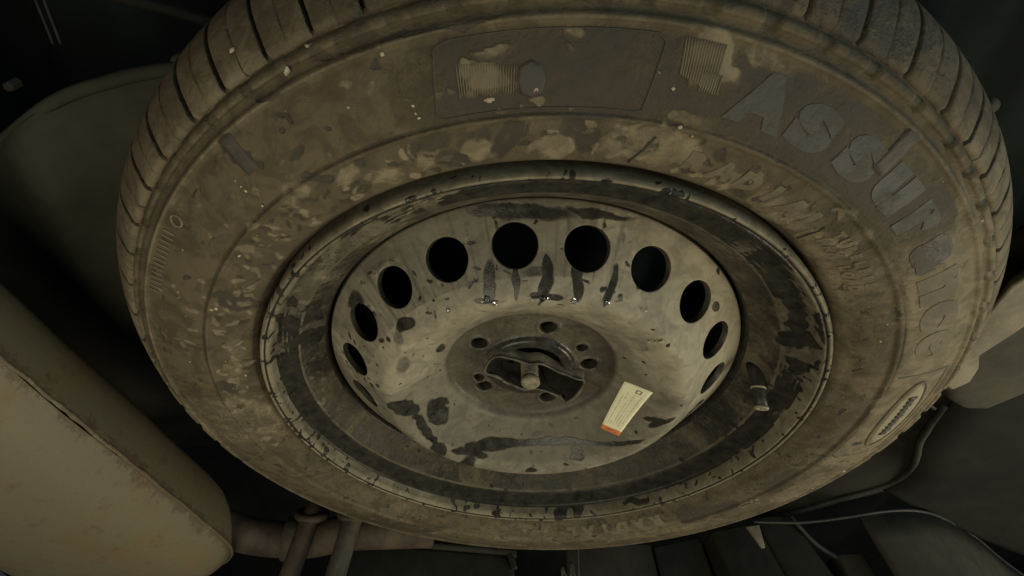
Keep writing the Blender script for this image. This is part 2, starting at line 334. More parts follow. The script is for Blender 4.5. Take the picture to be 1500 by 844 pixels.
def smooth01(e0, e1, x):
    t = np.clip((x - e0) / (e1 - e0), 0, 1)
    return t * t * (3 - 2 * t)


_rw = np.random.RandomState(3)
WK = [(_rw.normal(size=(3, 3)) * f_, _rw.uniform(0, 6.28, 3), a_) for f_, a_ in ((70, .0022), (140, .0015), (300, .0008), (600, .0003), (1100, .00015)) for _ in (0, 1)]


def warp(V3, amt=1.0):
    D = np.zeros_like(V3)
    for K, ph, a_ in WK:
        D += amt * a_ * np.sin(V3 @ K + ph)
    return D


def blot_fields(V3, surf):
    V3 = V3 + warp(V3, .55 if surf == 'D' else 1.0)
    out = {'w': np.zeros(len(V3)), 'p': np.zeros(len(V3))}
    for b in BLOTS:
        if b[0] != surf:
            continue
        c, A, B = np.array(b[2:5]), np.array(b[5:8]), np.array(b[8:11])
        M = np.stack([A, B], 1)
        G = np.linalg.pinv(M)
        near = np.abs(V3 - c).max(1) < 2.0 * (np.abs(A) + np.abs(B)).max()
        q = (V3[near] - c) @ G.T
        d = np.sqrt((q ** 2).sum(1))
        f = out[b[1]]
        f[near] = np.maximum(f[near], b[11] * (0.40 * smooth01(1.75, 0.8, d) + 0.60 * smooth01(1.25, 0.65, d)))
    return out


def tube_mesh(pts, rad, n=10, closed=False, caps=True):
    """verts, faces of a tube along points; rad is a number or list."""
    P = [Vector(p) for p in pts]
    m = len(P)
    rad = [rad] * m if not isinstance(rad, (list, tuple)) else rad
    vs, fs = [], []
    up = None
    for i, p in enumerate(P):
        a = P[(i - 1) % m] if (closed or i > 0) else p
        b = P[(i + 1) % m] if (closed or i < m - 1) else p
        t = (b - a).normalized()
        if up is None:
            up = t.orthogonal().normalized()
        up = (up - t * up.dot(t)).normalized()
        w = t.cross(up)
        for k in range(n):
            an = 2 * math.pi * k / n
            vs.append(p + rad[i] * (math.cos(an) * up + math.sin(an) * w))
    for i in range(m if closed else m - 1):
        for k in range(n):
            a, b = i * n + k, i * n + (k + 1) % n
            c, d = ((i + 1) % m) * n + (k + 1) % n, ((i + 1) % m) * n + k
            fs.append((a, b, c, d))
    if caps and not closed:
        fs.append(tuple(reversed(range(n))))
        fs.append(tuple((m - 1) * n + k for k in range(n)))
    return vs, fs


def spline(pts, n=8, closed=False):
    P = [Vector(p) for p in pts]
    m = len(P)
    out = []
    for i in range(m if closed else m - 1):
        g = lambda k: P[k % m] if closed else P[min(max(k, 0), m - 1)]
        p0, p1, p2, p3 = g(i - 1), g(i), g(i + 1), g(i + 2)
        for s in range(n):
            t = s / n
            out.append(0.5 * ((2 * p1) + (p2 - p0) * t + (2 * p0 - 5 * p1 + 4 * p2 - p3) * t * t + (3 * p1 - p0 - 3 * p2 + p3) * t ** 3))
    if not closed:
        out.append(P[-1])
    return out


def merge(*vf):
    vs, fs = [], []
    for v, f in vf:
        o = len(vs)
        vs += list(v)
        fs += [tuple(i + o for i in q) for q in f]
    return vs, fs


def slab(outline, off, bevel=0.003, seg=2):
    """a plate with thickness from a closed outline of world points; 'off' is the vector to the back face."""
    bm = bmesh.new()
    vs = [bm.verts.new(p) for p in outline]
    f = bm.faces.new(vs)
    r = bmesh.ops.extrude_face_region(bm, geom=[f])
    nv = [e for e in r['geom'] if isinstance(e, bmesh.types.BMVert)]
    bmesh.ops.translate(bm, verts=nv, vec=off)
    bmesh.ops.recalc_face_normals(bm, faces=bm.faces[:])
    if bevel:
        es = [e for e in bm.edges if e.calc_face_angle(0) > 0.6]
        bmesh.ops.bevel(bm, geom=es, offset=bevel, segments=seg, affect='EDGES', profile=0.6)
    me_v = [v.co.copy() for v in bm.verts]
    bm.verts.index_update()
    me_f = [tuple(v.index for v in f.verts) for f in bm.faces]
    bm.free()
    return me_v, me_f


# small broken flakes and splashes of the dirt, scattered over tyre, rim and disc
_fr = random.Random(21)


def flecks(surf, prof, n, r0, r1, a0, a1, lo, hi, ch, v0, v1):
    R_, Z_ = [q[0] for q in prof], [q[1] for q in prof]
    for _ in range(n):
        r, th = _fr.uniform(r0, r1), R(_fr.uniform(a0, a1))
        k_ = max(i for i in range(len(R_)) if R_[i] <= r)
        k_ = min(k_, len(R_) - 2)
        t = (r - R_[k_]) / (R_[k_ + 1] - R_[k_])
        z, sl = Z_[k_] + t * (Z_[k_ + 1] - Z_[k_]), (Z_[k_ + 1] - Z_[k_]) / (R_[k_ + 1] - R_[k_])
        c_, s_ = math.cos(th), math.sin(th)
        L = math.hypot(1, sl)
        er = np.array([c_, s_, sl]) / L
        et = np.array([-s_, c_, 0.0])
        a, b_ = _fr.uniform(lo, hi), _fr.uniform(lo, hi) * .7
        g = _fr.uniform(0, 3.14)
        A = a * (er * math.cos(g) + et * math.sin(g))
        B = b_ * (-er * math.sin(g) + et * math.cos(g))
        BLOTS.append((surf, ch, r * c_, r * s_, z, *A, *B, _fr.uniform(v0, v1)))


FT = [(.2245, -.0008), (.230, .0018), (.237, .005), (.2515, .0069), (.272, .0062), (.285, .0035), (.2955, .0001), (.300, -.001)]
FD = [(.0740, -.023), (.090, -.0125), (.1, -.005), (.109, .0012), (.1165, .0034), (.1235, .0008), (.131, -.0048), (.1465, -.0176), (.164, -.0315)]
FR = [(.176, -.033), (.1895, -.017), (.194, -.0124), (.2062, -.0072), (.2095, .001), (.212, .004), (.2165, .0025)]
flecks('T', FT, 260, .226, .250, 0, 360, .0012, .0045, 'w', .5, 1.0)
flecks('T', FT, 190, .226, .251, 40, 200, .0012, .0050, 'p', .5, 1.0)
flecks('T', FT, 170, .256, .298, 0, 360, .0012, .0050, 'w', .4, .9)
flecks('T', FT, 120, .256, .298, 90, 330, .0012, .0045, 'p', .4, .8)
flecks('D', FD, 150, .122, .163, 62, 195, .0008, .0034, 'w', .4, .85)
flecks('D', FD, 90, .122, .163, 62, 195, .0010, .0040, 'p', .5, 1.0)
flecks('D', FD, 90, .075, .120, 0, 360, .0007, .0022, 'w', .4, .9)
flecks('R', FR, 240, .206, .216, 60, 330, .0008, .0035, 'w', .5, 1.0)
flecks('R', FR, 70, .206, .216, -30, 60, .0008, .0028, 'w', .5, 1.0)
flecks('R', FR, 120, .178, .205, 0, 360, .0010, .0035, 'w', .4, .9)
flecks('R', FR, 90, .178, .206, 60, 200, .0012, .0045, 'p', .6, 1.0)

# ------------------------------------------------------------------ materials
ROOT = thing('spare_wheel', 'muddy spare wheel with black steel rim hung face down under a vehicle', 'spare wheel',
             (0, 0, WHEEL_H), (math.pi, 0, 0))


class NT:
    def __init__(self, name):
        self.m = bpy.data.materials.new(name)
        self.m.use_nodes = True
        self.t = self.m.node_tree
        self.p = self.t.nodes['Principled BSDF']

    def n(self, kind, **kw):
        nd = self.t.nodes.new(kind)
        for k, v in kw.items():
            setattr(nd, k, v)
        return nd

    def put(self, sock, v):
        if isinstance(v, bpy.types.NodeSocket):
            self.t.links.new(v, sock)
        else:
            sock.default_value = v

    def math(self, op, a, b=0.0, clamp=False):
        nd = self.n('ShaderNodeMath', operation=op, use_clamp=clamp)
        self.put(nd.inputs[0], a)
        self.put(nd.inputs[1], b)
        return nd.outputs[0]

    def step(self, v, a, b):
        nd = self.n('ShaderNodeMapRange', interpolation_type='SMOOTHSTEP')
        self.put(nd.inputs[0], v)
        nd.inputs[1].default_value = a
        nd.inputs[2].default_value = b
        return nd.outputs[0]

    def rng(self, v, a, b, c, d):
        nd = self.n('ShaderNodeMapRange')
        self.put(nd.inputs[0], v)
        for i, x in enumerate((a, b, c, d)):
            nd.inputs[i + 1].default_value = x
        return nd.outputs[0]

    def mix(self, f, a, b, mode='MIX'):
        nd = self.n('ShaderNodeMix', data_type='RGBA', blend_type=mode)
        self.put(nd.inputs[0], f)
        for s, v in ((nd.inputs[6], a), (nd.inputs[7], b)):
            self.put(s, (*v, 1) if isinstance(v, tuple) and len(v) == 3 else v)
        return nd.outputs[2]

    def noise(self, vec, scale, detail=4, rough=0.6, dist=0.0):
        nd = self.n('ShaderNodeTexNoise')
        self.t.links.new(vec, nd.inputs['Vector'])
        nd.inputs['Scale'].default_value = scale
        nd.inputs['Detail'].default_value = detail
        nd.inputs['Roughness'].default_value = rough
        nd.inputs['Distortion'].default_value = dist
        return nd.outputs[0]

    def attr(self, name):
        return self.n('ShaderNodeAttribute', attribute_name=name).outputs['Fac']

    def coords(self, obj=None):
        nd = self.n('ShaderNodeTexCoord')
        if obj:
            nd.object = obj
        return nd.outputs['Object']

    def bump(self, h, strength, dist):
        nd = self.n('ShaderNodeBump')
        nd.inputs['Strength'].default_value = strength
        nd.inputs['Distance'].default_value = dist
        self.t.links.new(h, nd.inputs['Height'])
        self.t.links.new(nd.outputs[0], self.p.inputs['Normal'])


def mud_material(name, base, base_rough, mud, pale, jit=0.5, film=(0.40, 0.62), spec=0.4, metal=0.0, mud_rough=0.82, attrs=True, wet0=0.0, pale0=0.0, mottle=.16, fine=.25, relief=.0012):
    k = NT(name)
    co = k.coords(ROOT)
    n1 = k.noise(co, 26, 5, 0.62, 0.6)
    n2 = k.noise(co, 120, 5, 0.65)
    n3 = k.noise(co, 7, 3, 0.55)
    n4 = k.noise(co, 520, 3, 0.7)
    j = k.math('ADD', k.math('MULTIPLY', k.math('SUBTRACT', n1, 0.5), jit), k.math('MULTIPLY', k.math('SUBTRACT', n2, 0.5), jit * 0.55))
    n6 = k.noise(co, 300, 4, 0.7)
    j = k.math('ADD', j, k.math('MULTIPLY', k.math('SUBTRACT', n6, 0.5), fine))
    if attrs:
        wet, pal = k.attr('wet'), k.attr('pale')
    else:
        wet, pal = wet0, pale0
    wm = k.step(k.math('ADD', wet, j), film[0], film[1])
    j2 = k.math('ADD', k.math('ADD', k.math('MULTIPLY', k.math('SUBTRACT', n1, 0.5), 0.6), k.math('MULTIPLY', k.math('SUBTRACT', n6, 0.5), fine * 1.6)), k.math('MULTIPLY', k.math('SUBTRACT', n3, 0.5), 0.7))
    pm = k.step(k.math('ADD', pal, j2), 0.22, 0.85)
    mudc = k.mix(pm, mud, pale)
    n5 = k.noise(co, 48, 4, 0.6, 1.2)
    var = k.math('MULTIPLY', k.rng(n2, 0.25, 0.75, 0.84, 1.15), k.rng(k.step(n5, .36, .62), 0, 1, 1.08, 1 - mottle))
    mudc = k.mix(1.0, mudc, k.mix(var, (0, 0, 0), (1, 1, 1)), 'MULTIPLY')
    tint = k.step(n3, 0.38, 0.66)
    mudc = k.mix(k.math('MULTIPLY', tint, 0.35), mudc, k.mix(1.0, mudc, (0.86, 0.84, 0.92), 'MULTIPLY'))
    basec = k.mix(k.rng(n2, 0.3, 0.75, 0.0, 0.30), base, mud)
    col = k.mix(wm, mudc, basec)
    k.put(k.p.inputs['Base Color'], col)
    k.put(k.p.inputs['Roughness'], k.math('ADD', k.math('MULTIPLY', wm, base_rough - mud_rough), k.math('ADD', k.math('MULTIPLY', k.math('SUBTRACT', n2, 0.5), 0.2), mud_rough)))
    k.p.inputs['Specular IOR Level'].default_value = spec
    k.p.inputs['Metallic'].default_value = metal
    h = k.math('ADD', k.math('ADD', k.math('MULTIPLY', n5, 0.5), k.math('MULTIPLY', k.math('SUBTRACT', 1.0, wm), 0.5)), k.math('ADD', k.math('MULTIPLY', n2, 0.45), k.math('MULTIPLY', n4, 0.16)))
    k.bump(h, 0.7, relief)
    return k.m


def plain_dirty(name, a, b, rough=0.7, scale=14, spec=0.3, bump=0.3, metal=0.0, dist=0.002, lo=0.35, hi=0.65):
    k = NT(name)
    co = k.coords()
    n1 = k.noise(co, scale, 6, 0.62, 0.4)
    n2 = k.noise(co, scale * 9, 4, 0.65)
    f = k.step(k.math('ADD', k.math('MULTIPLY', n1, 0.75), k.math('MULTIPLY', n2, 0.25)), lo, hi)
    k.put(k.p.inputs['Base Color'], k.mix(f, a, b))
    k.put(k.p.inputs['Roughness'], k.rng(n2, 0.2, 0.8, rough - 0.1, min(1, rough + 0.12)))
    k.p.inputs['Specular IOR Level'].default_value = spec
    k.p.inputs['Metallic'].default_value = metal
    k.bump(k.math('ADD', n1, k.math('MULTIPLY', n2, 0.5)), bump, dist)
    return k.m


M_tyre = mud_material('muddy_rubber', (0.036, 0.0325, 0.025), 0.7, (0.088, 0.070, 0.042), (0.172, 0.142, 0.090), jit=0.95, film=(0.28, 0.80), spec=.15, mottle=.30, fine=.6, relief=.0022)
M_tread = mud_material('muddy_tread', (0.036, 0.035, 0.030), 0.65, (0.088, 0.071, 0.046), (0.16, 0.13, 0.083), jit=.8, spec=.15, mottle=.28, fine=.5, relief=.0024)
M_disc = mud_material('muddy_black_steel', (0.009, 0.0095, 0.0085), 0.22, (0.140, 0.124, 0.086), (0.285, 0.252, 0.178), jit=0.34, film=(0.32, 0.72), spec=0.25, mud_rough=0.75, mottle=.24)
M_rim = mud_material('muddy_rim_paint', (0.009, 0.0095, 0.009), 0.32, (0.105, 0.091, 0.060), (0.20, 0.173, 0.115), jit=0.55, film=(0.36, 0.60), spec=0.12, mud_rough=0.8, mottle=.28)
M_letter = mud_material('dusty_grey_letter', (0.047, 0.0470, 0.042), 0.6, (0.064, 0.058, 0.043), (0.11, 0.095, 0.07), attrs=False, wet0=0.55, jit=.8, spec=.2, pale0=0.0)
M_letter_mud = mud_material('mud_covered_letter', (0.045, 0.041, 0.033), 0.6, (0.095, 0.076, 0.047), (0.18, 0.148, 0.093), jit=.8, attrs=False, wet0=0.2, pale0=0.45)
M_letter_dark = mud_material('dark_rubber_letter', (0.027, 0.0245, 0.019), 0.65, (0.07, 0.056, 0.035), (0.15, 0.12, 0.08), attrs=False, wet0=0.58)
M_badge = mud_material('pale_mud_badge', (0.05, 0.046, 0.036), 0.6, (0.16, 0.134, 0.082), (0.235, 0.2, 0.125), attrs=False, wet0=0.0, pale0=0.8)
M_rib = mud_material('muddy_ribs', (0.04, 0.037, 0.03), 0.6, (0.11, 0.09, 0.056), (0.19, 0.158, 0.1), attrs=False, wet0=0.42, pale0=.45, jit=1.0)
M_clamp = plain_dirty('shade_dark_clamp', (0.004, 0.0038, 0.003), (0.012, 0.0105, 0.008), 0.7, 60, bump=0.5, dist=0.001, spec=.08)  # near-black: shade inside the clamp tray put into the colour
M_cliplip = plain_dirty('muddy_clamp_edge', (0.035, 0.03, 0.021), (0.12, 0.102, 0.07), 0.7, 80, bump=0.5, dist=0.001)
M_bolt = plain_dirty('muddy_bolt', (0.10, 0.085, 0.06), (0.24, 0.205, 0.14), 0.7, 150, bump=0.6, dist=0.001)
M_speck = plain_dirty('pale_mud_crumb', (0.22, 0.185, 0.12), (0.40, 0.345, 0.235), 0.8, 90)
M_valve = plain_dirty('dusty_valve_rubber', (0.012, 0.012, 0.011), (0.035, 0.032, 0.025), 0.45, 90)
M_valvering = plain_dirty('muddy_valve_cap', (0.15, 0.13, 0.09), (0.34, 0.29, 0.2), 0.5, 200)
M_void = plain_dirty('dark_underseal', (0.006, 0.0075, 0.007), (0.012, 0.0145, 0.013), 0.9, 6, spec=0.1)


def water_mat():
    k = NT('water_bead')
    k.p.inputs['Base Color'].default_value = (0.9, 0.92, 0.9, 1)
    k.p.inputs['Roughness'].default_value = 0.05
    k.p.inputs['IOR'].default_value = 1.33
    k.p.inputs['Transmission Weight'].default_value = 1.0
    return k.m


M_water = water_mat()

# ------------------------------------------------------------------ underbody (the setting)
def flat_box(name, lo, hi, mat, kind=True):
    x0, y0, z0 = lo
    x1, y1, z1 = hi
    v = [(x0, y0, z0), (x1, y0, z0), (x1, y1, z0), (x0, y1, z0), (x0, y0, z1), (x1, y0, z1), (x1, y1, z1), (x0, y1, z1)]
    f = [(0, 3, 2, 1), (4, 5, 6, 7), (0, 1, 5, 4), (1, 2, 6, 5), (2, 3, 7, 6), (3, 0, 4, 7)]
    return v, f


# floor pan with pressed ribs
def floor_pan():
    xs = np.linspace(-1.6, 1.6, 161)
    ys = np.linspace(-1.6, 2.6, 106)
    X, Y = np.meshgrid(xs, ys, indexing='ij')
    Z = np.full_like(X, WHEEL_H + 0.34)
    Z = Z - 0.018 * (smooth01(0.35, 0.6, np.abs(((X + 0.07) / 0.22) % 1 - 0.5) * 2))
    V3 = np.stack([X, Y, Z], -1).reshape(-1, 3)
    n, m = X.shape
    i, j = np.meshgrid(np.arange(n - 1), np.arange(m - 1), indexing='ij')
    q = np.stack([i * m + j, i * m + j + 1, (i + 1) * m + j + 1, (i + 1) * m + j], -1).reshape(-1, 4)
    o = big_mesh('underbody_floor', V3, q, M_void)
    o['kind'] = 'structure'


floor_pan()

# ------------------------------------------------------------------ the tyre
TYRE = [(.2180, -.014), (.2192, -.0105), (.2209, -.0050), (.2242, -.0008), (.230, .0018), (.237, .0050), (.2455, .0068), (.2515, .0069), (.2527, .0079), (.2540, .0086), (.2552, .0083), (.2562, .0066), (.2575, .0071),
        (.272, .0062), (.285, .0035), (.2955, .0001), (.2990, -.0010), (.3003, -.0002), (.3018, -.0003), (.3030, -.0018), (.3040, -.0042), (.3075, -.0060), (.3090, -.0046), (.3120, -.0056), (.3135, -.0080), (.3145, -.0118), (.3175, -.0150)]
BLOCK = [(.3152, -.0114), (.3168, -.0112), (.319, -.0122), (.3265, -.019), (.3338, -.0265), (.3415, -.037), (.3478, -.052), (.3506, -.070), (.3508, -.080)]
CARC = [(.3155, -.0135), (.3190, -.0190), (.3250, -.0270), (.3325, -.0365), (.3385, -.0515), (.3420, -.0720), (.3425, -.0820), (.3475, -.0835), (.3508, -.0850), (.3515, -.100), (.3508, -.1170), (.3460, -.1185), (.339, -.120),
        (.3375, -.140), (.330, -.160), (.318, -.180), (.300, -.195), (.27, -.204), (.24, -.203), (.222, -.195)]
tp = resample(TYRE, 0.0011)
cp = resample(CARC, 0.004)
NTY = 1500
Vt, Qt = revolve(tp, NTY)
Vc, Qc = revolve(cp, 300)
# notches where the tread grooves run out into the shoulder rib
GROOVES = [42.4, 47.7, 52.7, 58.9, 65.1, 70.8, 76.3, 82.0, 87.4, 93.0, 98.6, 104.0, 109.6, 115.0, 120.4, 126.4, 131.9, 138.6, 143.9, 150.4]
a = GROOVES[-1]
pitch = (42.4 + 360 - 150.4) / 43
pat = [0.94, 1.03, 1.06, 0.97]
while True:
    a += pitch * pat[len(GROOVES) % 4]
    if a > 42.4 + 360 - 3.5:
        break
    GROOVES.append(a)
rr = np.hypot(Vt[:, 0], Vt[:, 1])
aa = np.degrees(np.arctan2(Vt[:, 1], Vt[:, 0])) % 360
notch = np.zeros(len(Vt))
for g in GROOVES:
    d = np.abs((aa - g + 2.4 + 180) % 360 - 180)
    notch = np.maximum(notch, smooth01(0.85, 0.55, d))
notch *= smooth01(.3065, .3080, rr) * smooth01(.3150, .3138, rr)
Vt[:, 2] -= 0.0022 * notch
# tone masks of the dried mud, with some light and shade painted in
f = blot_fields(Vt, 'T')
w, p = f['w'], f['p']
ang = aa.copy()
film = smooth01(116, 102, ang) * smooth01(18, 48, ang) * smooth01(.2535, .2575, rr) * smooth01(.3000, .2950, rr)
film2 = smooth01(122, 108, ang) * smooth01(48, 66, ang) * smooth01(.296, .300, rr)
w = np.maximum(w, 0.70 * film - 0.75 * np.minimum(p, 1))
w = np.maximum(w, 0.40 * film2)
w = np.maximum(w, 0.48 * smooth01(.2250, .2230, rr))  # bead gap darkened by colour, standing in for its shade
w = np.maximum(w, 0.55 * notch)  # notches darkened by colour, as shade in a recess
w = np.maximum(w, 0.55 * smooth01(.0016, .0005, np.abs(rr - .2563)) )
w = np.maximum(w, 0.35 * smooth01(.004, .002, np.abs(rr - .3058)))
inner = smooth01(.2535, .2515, rr)
w = np.maximum(w, .26)
w = np.maximum(w, .36 * inner) - .5 * np.clip(p, 0, 1) * (p > .3)
p = np.maximum(p, 0.30 * inner * smooth01(200, 150, ang))
p = np.maximum(p, 0.30 * smooth01(.0014, .0005, np.abs(rr - .2541)))
p = np.maximum(p, 0.55 * smooth01(.0016, .0006, np.abs(rr - .3012)))
p = np.maximum(p, 0.42 * smooth01(.0022, .0008, np.abs(rr - .3098)))
p = np.maximum(p, 0.85 * smooth01(50, 14, np.abs((ang - 12 + 180) % 360 - 180)) * smooth01(.250, .262, rr))  # right sidewall lighter: light from the right put into the colour
p = np.maximum(p, 0.16 * smooth01(200, 240, ang))
tyre = big_mesh('tyre', np.vstack([Vt, Vc]), np.vstack([Qt, Qc + len(Vt)]), M_tyre, ROOT)
set_attr(tyre, 'wet', np.concatenate([w, np.full(len(Vc), .55)]))
set_attr(tyre, 'pale', np.concatenate([p, np.zeros(len(Vc))]))

# shoulder tread blocks, each with its shallow sipe
bp_ = resample(BLOCK, 0.0035)
for gi, g in enumerate(GROOVES):
    g1 = GROOVES[(gi + 1) % len(GROOVES)] + (360 if gi == len(GROOVES) - 1 else 0)
    wide = g1 - g
    n_s = len(bp_)
    gap = 0.22 + 0.10 * random.random()
    us = [gap, gap + .12, gap + .5, wide * .46, wide * .5 - .13, wide * .5, wide * .5 + .13, wide * .56, wide - gap - .5, wide - gap - .12, wide - gap]
    dep = [.0005, .0001, 0, 0, .0002, .0012, .0002, 0, 0, .0001, .0005]
    vs, fs = [], []
    mid = R(g + wide / 2)
    for i, (r0, z0) in enumerate(bp_):
        fr = i / (n_s - 1)
        t = bp_[min(i + 1, n_s - 1)] - bp_[max(i - 1, 0)]
        nr, nz = -t[1], t[0]
        ln = math.hypot(nr, nz)
        nr, nz = nr / ln, nz / ln
        sl = 1.3 * fr * (1 if math.cos(mid) < 0 else -.4)
        ease = 0.0010 if i in (0, n_s - 1) else 0
        row = [(us[0], dep[0] + .0078)] + list(zip(us, dep)) + [(us[-1], dep[-1] + .0078)]
        for (u, d) in row:
            if d < .003 and .001 < d and abs(u - wide * .5) < .01:
                d = d * (0.35 + 0.65 * smooth01(.12, .3, np.array(fr)))
            th = R(g + u + sl)
            d2 = d + ease
            r1, z1 = r0 - nr * d2, z0 - nz * d2
            vs.append((r1 * math.cos(th), r1 * math.sin(th), z1))
    k = len(us) + 2
    for i in range(n_s - 1):
        for j in range(k - 1):
            fs.append((i * k + j, (i + 1) * k + j, (i + 1) * k + j + 1, i * k + j + 1))
    fs.append(tuple(range(k)))
    fs.append(tuple((n_s - 1) * k + j for j in reversed(range(k))))
    o = link_mesh('tread_block', vs, fs, M_tread, tyre)
    am = (g + wide / 2) % 360
    fl = float(smooth01(124, 108, np.array(am)) * smooth01(44, 58, np.array(am)))
    n_v = len(vs)
    base = np.full(n_v, 0.10 + 0.36 * fl)
    edge = np.tile(np.array([.75, .45, .1, .1, .1, .3, .52, .3, .1, .1, .1, .45, .75]), n_s)  # groove walls and sipe darkened: their shade put into the colour
    set_attr(o, 'wet', np.maximum(base, edge))
    pal = np.repeat(np.interp(np.linspace(0, 1, n_s), [0, .12, .3, 1], [.75, .6, .25, 0.0]), k) * (1 - fl * .6)
    set_attr(o, 'pale', pal + (0.35 if (am < 44 or am > 330) else 0.0))
    # keep the long thin walls flat
    sm = np.ones(len(fs), dtype=bool)
    sm[-2:] = False
    o.data.polygons.foreach_set('use_smooth', sm)


def tyre_z(r):
    return float(np.interp(r, tp[:, 0], tp[:, 1]))


TPR, TPZ = tp[:, 0], tp[:, 1]


def polar(th_deg, r, h):
    return (r * math.cos(R(th_deg)), r * math.sin(R(th_deg)), tyre_z(r) + h)


# raised lettering wrapped round the sidewall
def glyph(ch, size, bold):
    c = bpy.data.curves.new('glyph', 'FONT')
    c.body = ch
    c.size = size
    c.offset = bold
    c.resolution_u = 4
    c.align_x = 'CENTER'
    o = bpy.data.objects.new('glyph', c)
    COL.objects.link(o)
    dg = bpy.context.evaluated_depsgraph_get()
    me = bpy.data.meshes.new_from_object(o.evaluated_get(dg))
    bpy.data.objects.remove(o)
    bm = bmesh.new()
    bm.from_mesh(me)
    bpy.data.meshes.remove(me)
    bmesh.ops.triangulate(bm, faces=bm.faces[:])
    for _ in range(3):
        es = [e for e in bm.edges if e.calc_length() > size * 0.22]
        if es:
            bmesh.ops.subdivide_edges(bm, edges=es, cuts=1)
            bmesh.ops.triangulate(bm, faces=[f for f in bm.faces if len(f.verts) > 3])
    r = bmesh.ops.extrude_face_region(bm, geom=bm.faces[:])
    top = [e for e in r['geom'] if isinstance(e, bmesh.types.BMVert)]
    bmesh.ops.translate(bm, verts=top, vec=(0, 0, 1))
    bmesh.ops.recalc_face_normals(bm, faces=bm.faces[:])
    bm.verts.index_update()
    v = [tuple(x.co) for x in bm.verts]
    f_ = [tuple(x.index for x in q.verts) for q in bm.faces]
    bm.free()
    return v, f_


def sidewall_letter(ch, th, r0, size, h, mat, bold=0.0, wide=1.0, name='letter', flip=False, fit=None):
    v, f_ = glyph(ch, size, bold)
    ys = [q[1] for q in v]
    ym = (min(ys) + max(ys)) / 2
    xs = [q[0] for q in v]
    xm = (min(xs) + max(xs)) / 2
    if fit:
        wide = fit[0] / (max(xs) - min(xs))
    tall = fit[1] / (max(ys) - min(ys)) if fit else 1.0
    out = []
    for x, y, z in v:
        x = (x - xm) * wide
        y = (y - ym) * tall
        if flip:
            x, y = -x, -y
        r = r0 + y
        hh = h + .0003 * noise.noise(Vector((x * 240 + th, y * 240, 1.0)))
        out.append(polar(th - math.degrees(x / r0), r, hh if z > .5 else -.0006))
    return link_mesh(name, out, f_, mat, tyre, smooth=False)


for ch, th, mt in zip('Assurance', (71.0, 64.4, 57.2, 50.5, 44.0, 37.8, 31.4, 25.6, 19.4), [M_letter] * 6 + [M_letter_mud] * 3):
    sidewall_letter(ch, th, .2785 if ch == 'A' else .2765, .036, .00035, mt, bold=.0026, fit=(.034, .0265) if ch == 'A' else (.0262 if ch != 'r' else .021, .0235))
# smaller muddy lettering nearer the rim
for i, ch in enumerate('RADIAL'):
    sidewall_letter(ch, 73.5 - i * 4.0, .2375, .0155, .0003, M_letter_mud, bold=.0014)
for i, ch in enumerate('TUBELESS'):
    sidewall_letter(ch, 48.8 - i * 1.75, .2425, .0072, .0004, M_letter_mud, bold=.0006)
for i, ch in enumerate('MAX LOAD'):
    if ch != ' ':
        sidewall_letter(ch, 48.6 - i * 1.75, .2345, .0072, .0004, M_letter_mud, bold=.0006)
for i, ch in enumerate('RADIAL'):
    sidewall_letter(ch, 306 - i * 4.2, .2400, .0155, .0004, M_letter_mud, bold=.0014)
# short wear marks beside the shoulder at the left, and the ring above them
vs, fs = [], []
for i in range(14):
    th = 146.2 + i * 0.92
    q = []
    for (dr, dth) in ((-.0042, -.16), (.0042, .34), (.0042, .62), (-.0042, .12)):
        q.append((th + dth, .2935 + dr))
    o_ = len(vs)
    vs += [polar(t, r, -.0004) for t, r in q] + [polar(t, r, .0007) for t, r in q]
    fs += [(o_ + 4, o_ + 5, o_ + 6, o_ + 7)] + [(o_ + k, o_ + (k + 1) % 4, o_ + 4 + (k + 1) % 4, o_ + 4 + k) for k in range(4)]
o = link_mesh('wear_marks', vs, fs, M_letter_mud, tyre, smooth=False)
ring = [polar(143.9 + 0.75 * math.cos(t), .2925 + .0040 * math.sin(t), .0002) for t in np.linspace(0, 2 * math.pi, 24, endpoint=False)]
v, f_ = tube_mesh(ring, .0009, 6, closed=True)
link_mesh('moulded_ring', v, f_, M_letter_mud, tyre)

# fine raised lines: frame of the emblem panel, its serrated field, radial seam
def polar_line(pts, rad, h=.0002, n=6):
    P = []
    for (t0, r0), (t1, r1) in zip(pts, pts[1:]):
        m = max(2, int(abs(t1 - t0) * .005 / .003 + abs(r1 - r0) / .003))
        for i in range(m):
            P.append(polar(t0 + (t1 - t0) * i / m, r0 + (r1 - r0) * i / m, h))
    P.append(polar(pts[-1][0], pts[-1][1], h))
    return tube_mesh(P, rad, n)


v, f_ = polar_line([(83.0, .2600), (82.6, .2930), (83.4, .2960), (103.0, .2960), (104.2, .2935), (105.6, .2610), (104.6, .2590), (84, .2590), (83.0, .2600)], .00045, .0001)
link_mesh('panel_frame', v, f_, M_letter_dark, tyre)
parts = []
for i in range(26):                                    # ribs of the emblem field
    th = 102.4 - i * 0.27
    parts.append(polar_line([(th + .15, .2685 + .0012 * math.sin(i * .9)), (th - .1, .2850 - i * .0002)], .00036, .0000, 4))
v, f_ = merge(*parts)
o = link_mesh('serrated_field', v, f_, M_rib, tyre)
o['kind'] = 'stuff'
parts = []
for i in range(15):
    th = 81.0 - i * 0.27
    parts.append(polar_line([(th - .6, .2800 - .0004 * i), (th - .1, .2965)], .00045, .0001, 4))
for i in range(8):
    th = 78.3 - i * 0.27
    parts.append(polar_line([(th - .3, .2745), (th, .2835)], .00045, .0001, 4))
v, f_ = merge(*parts)
o = link_mesh('serrated_field', v, f_, M_rib, tyre)
o['kind'] = 'stuff'


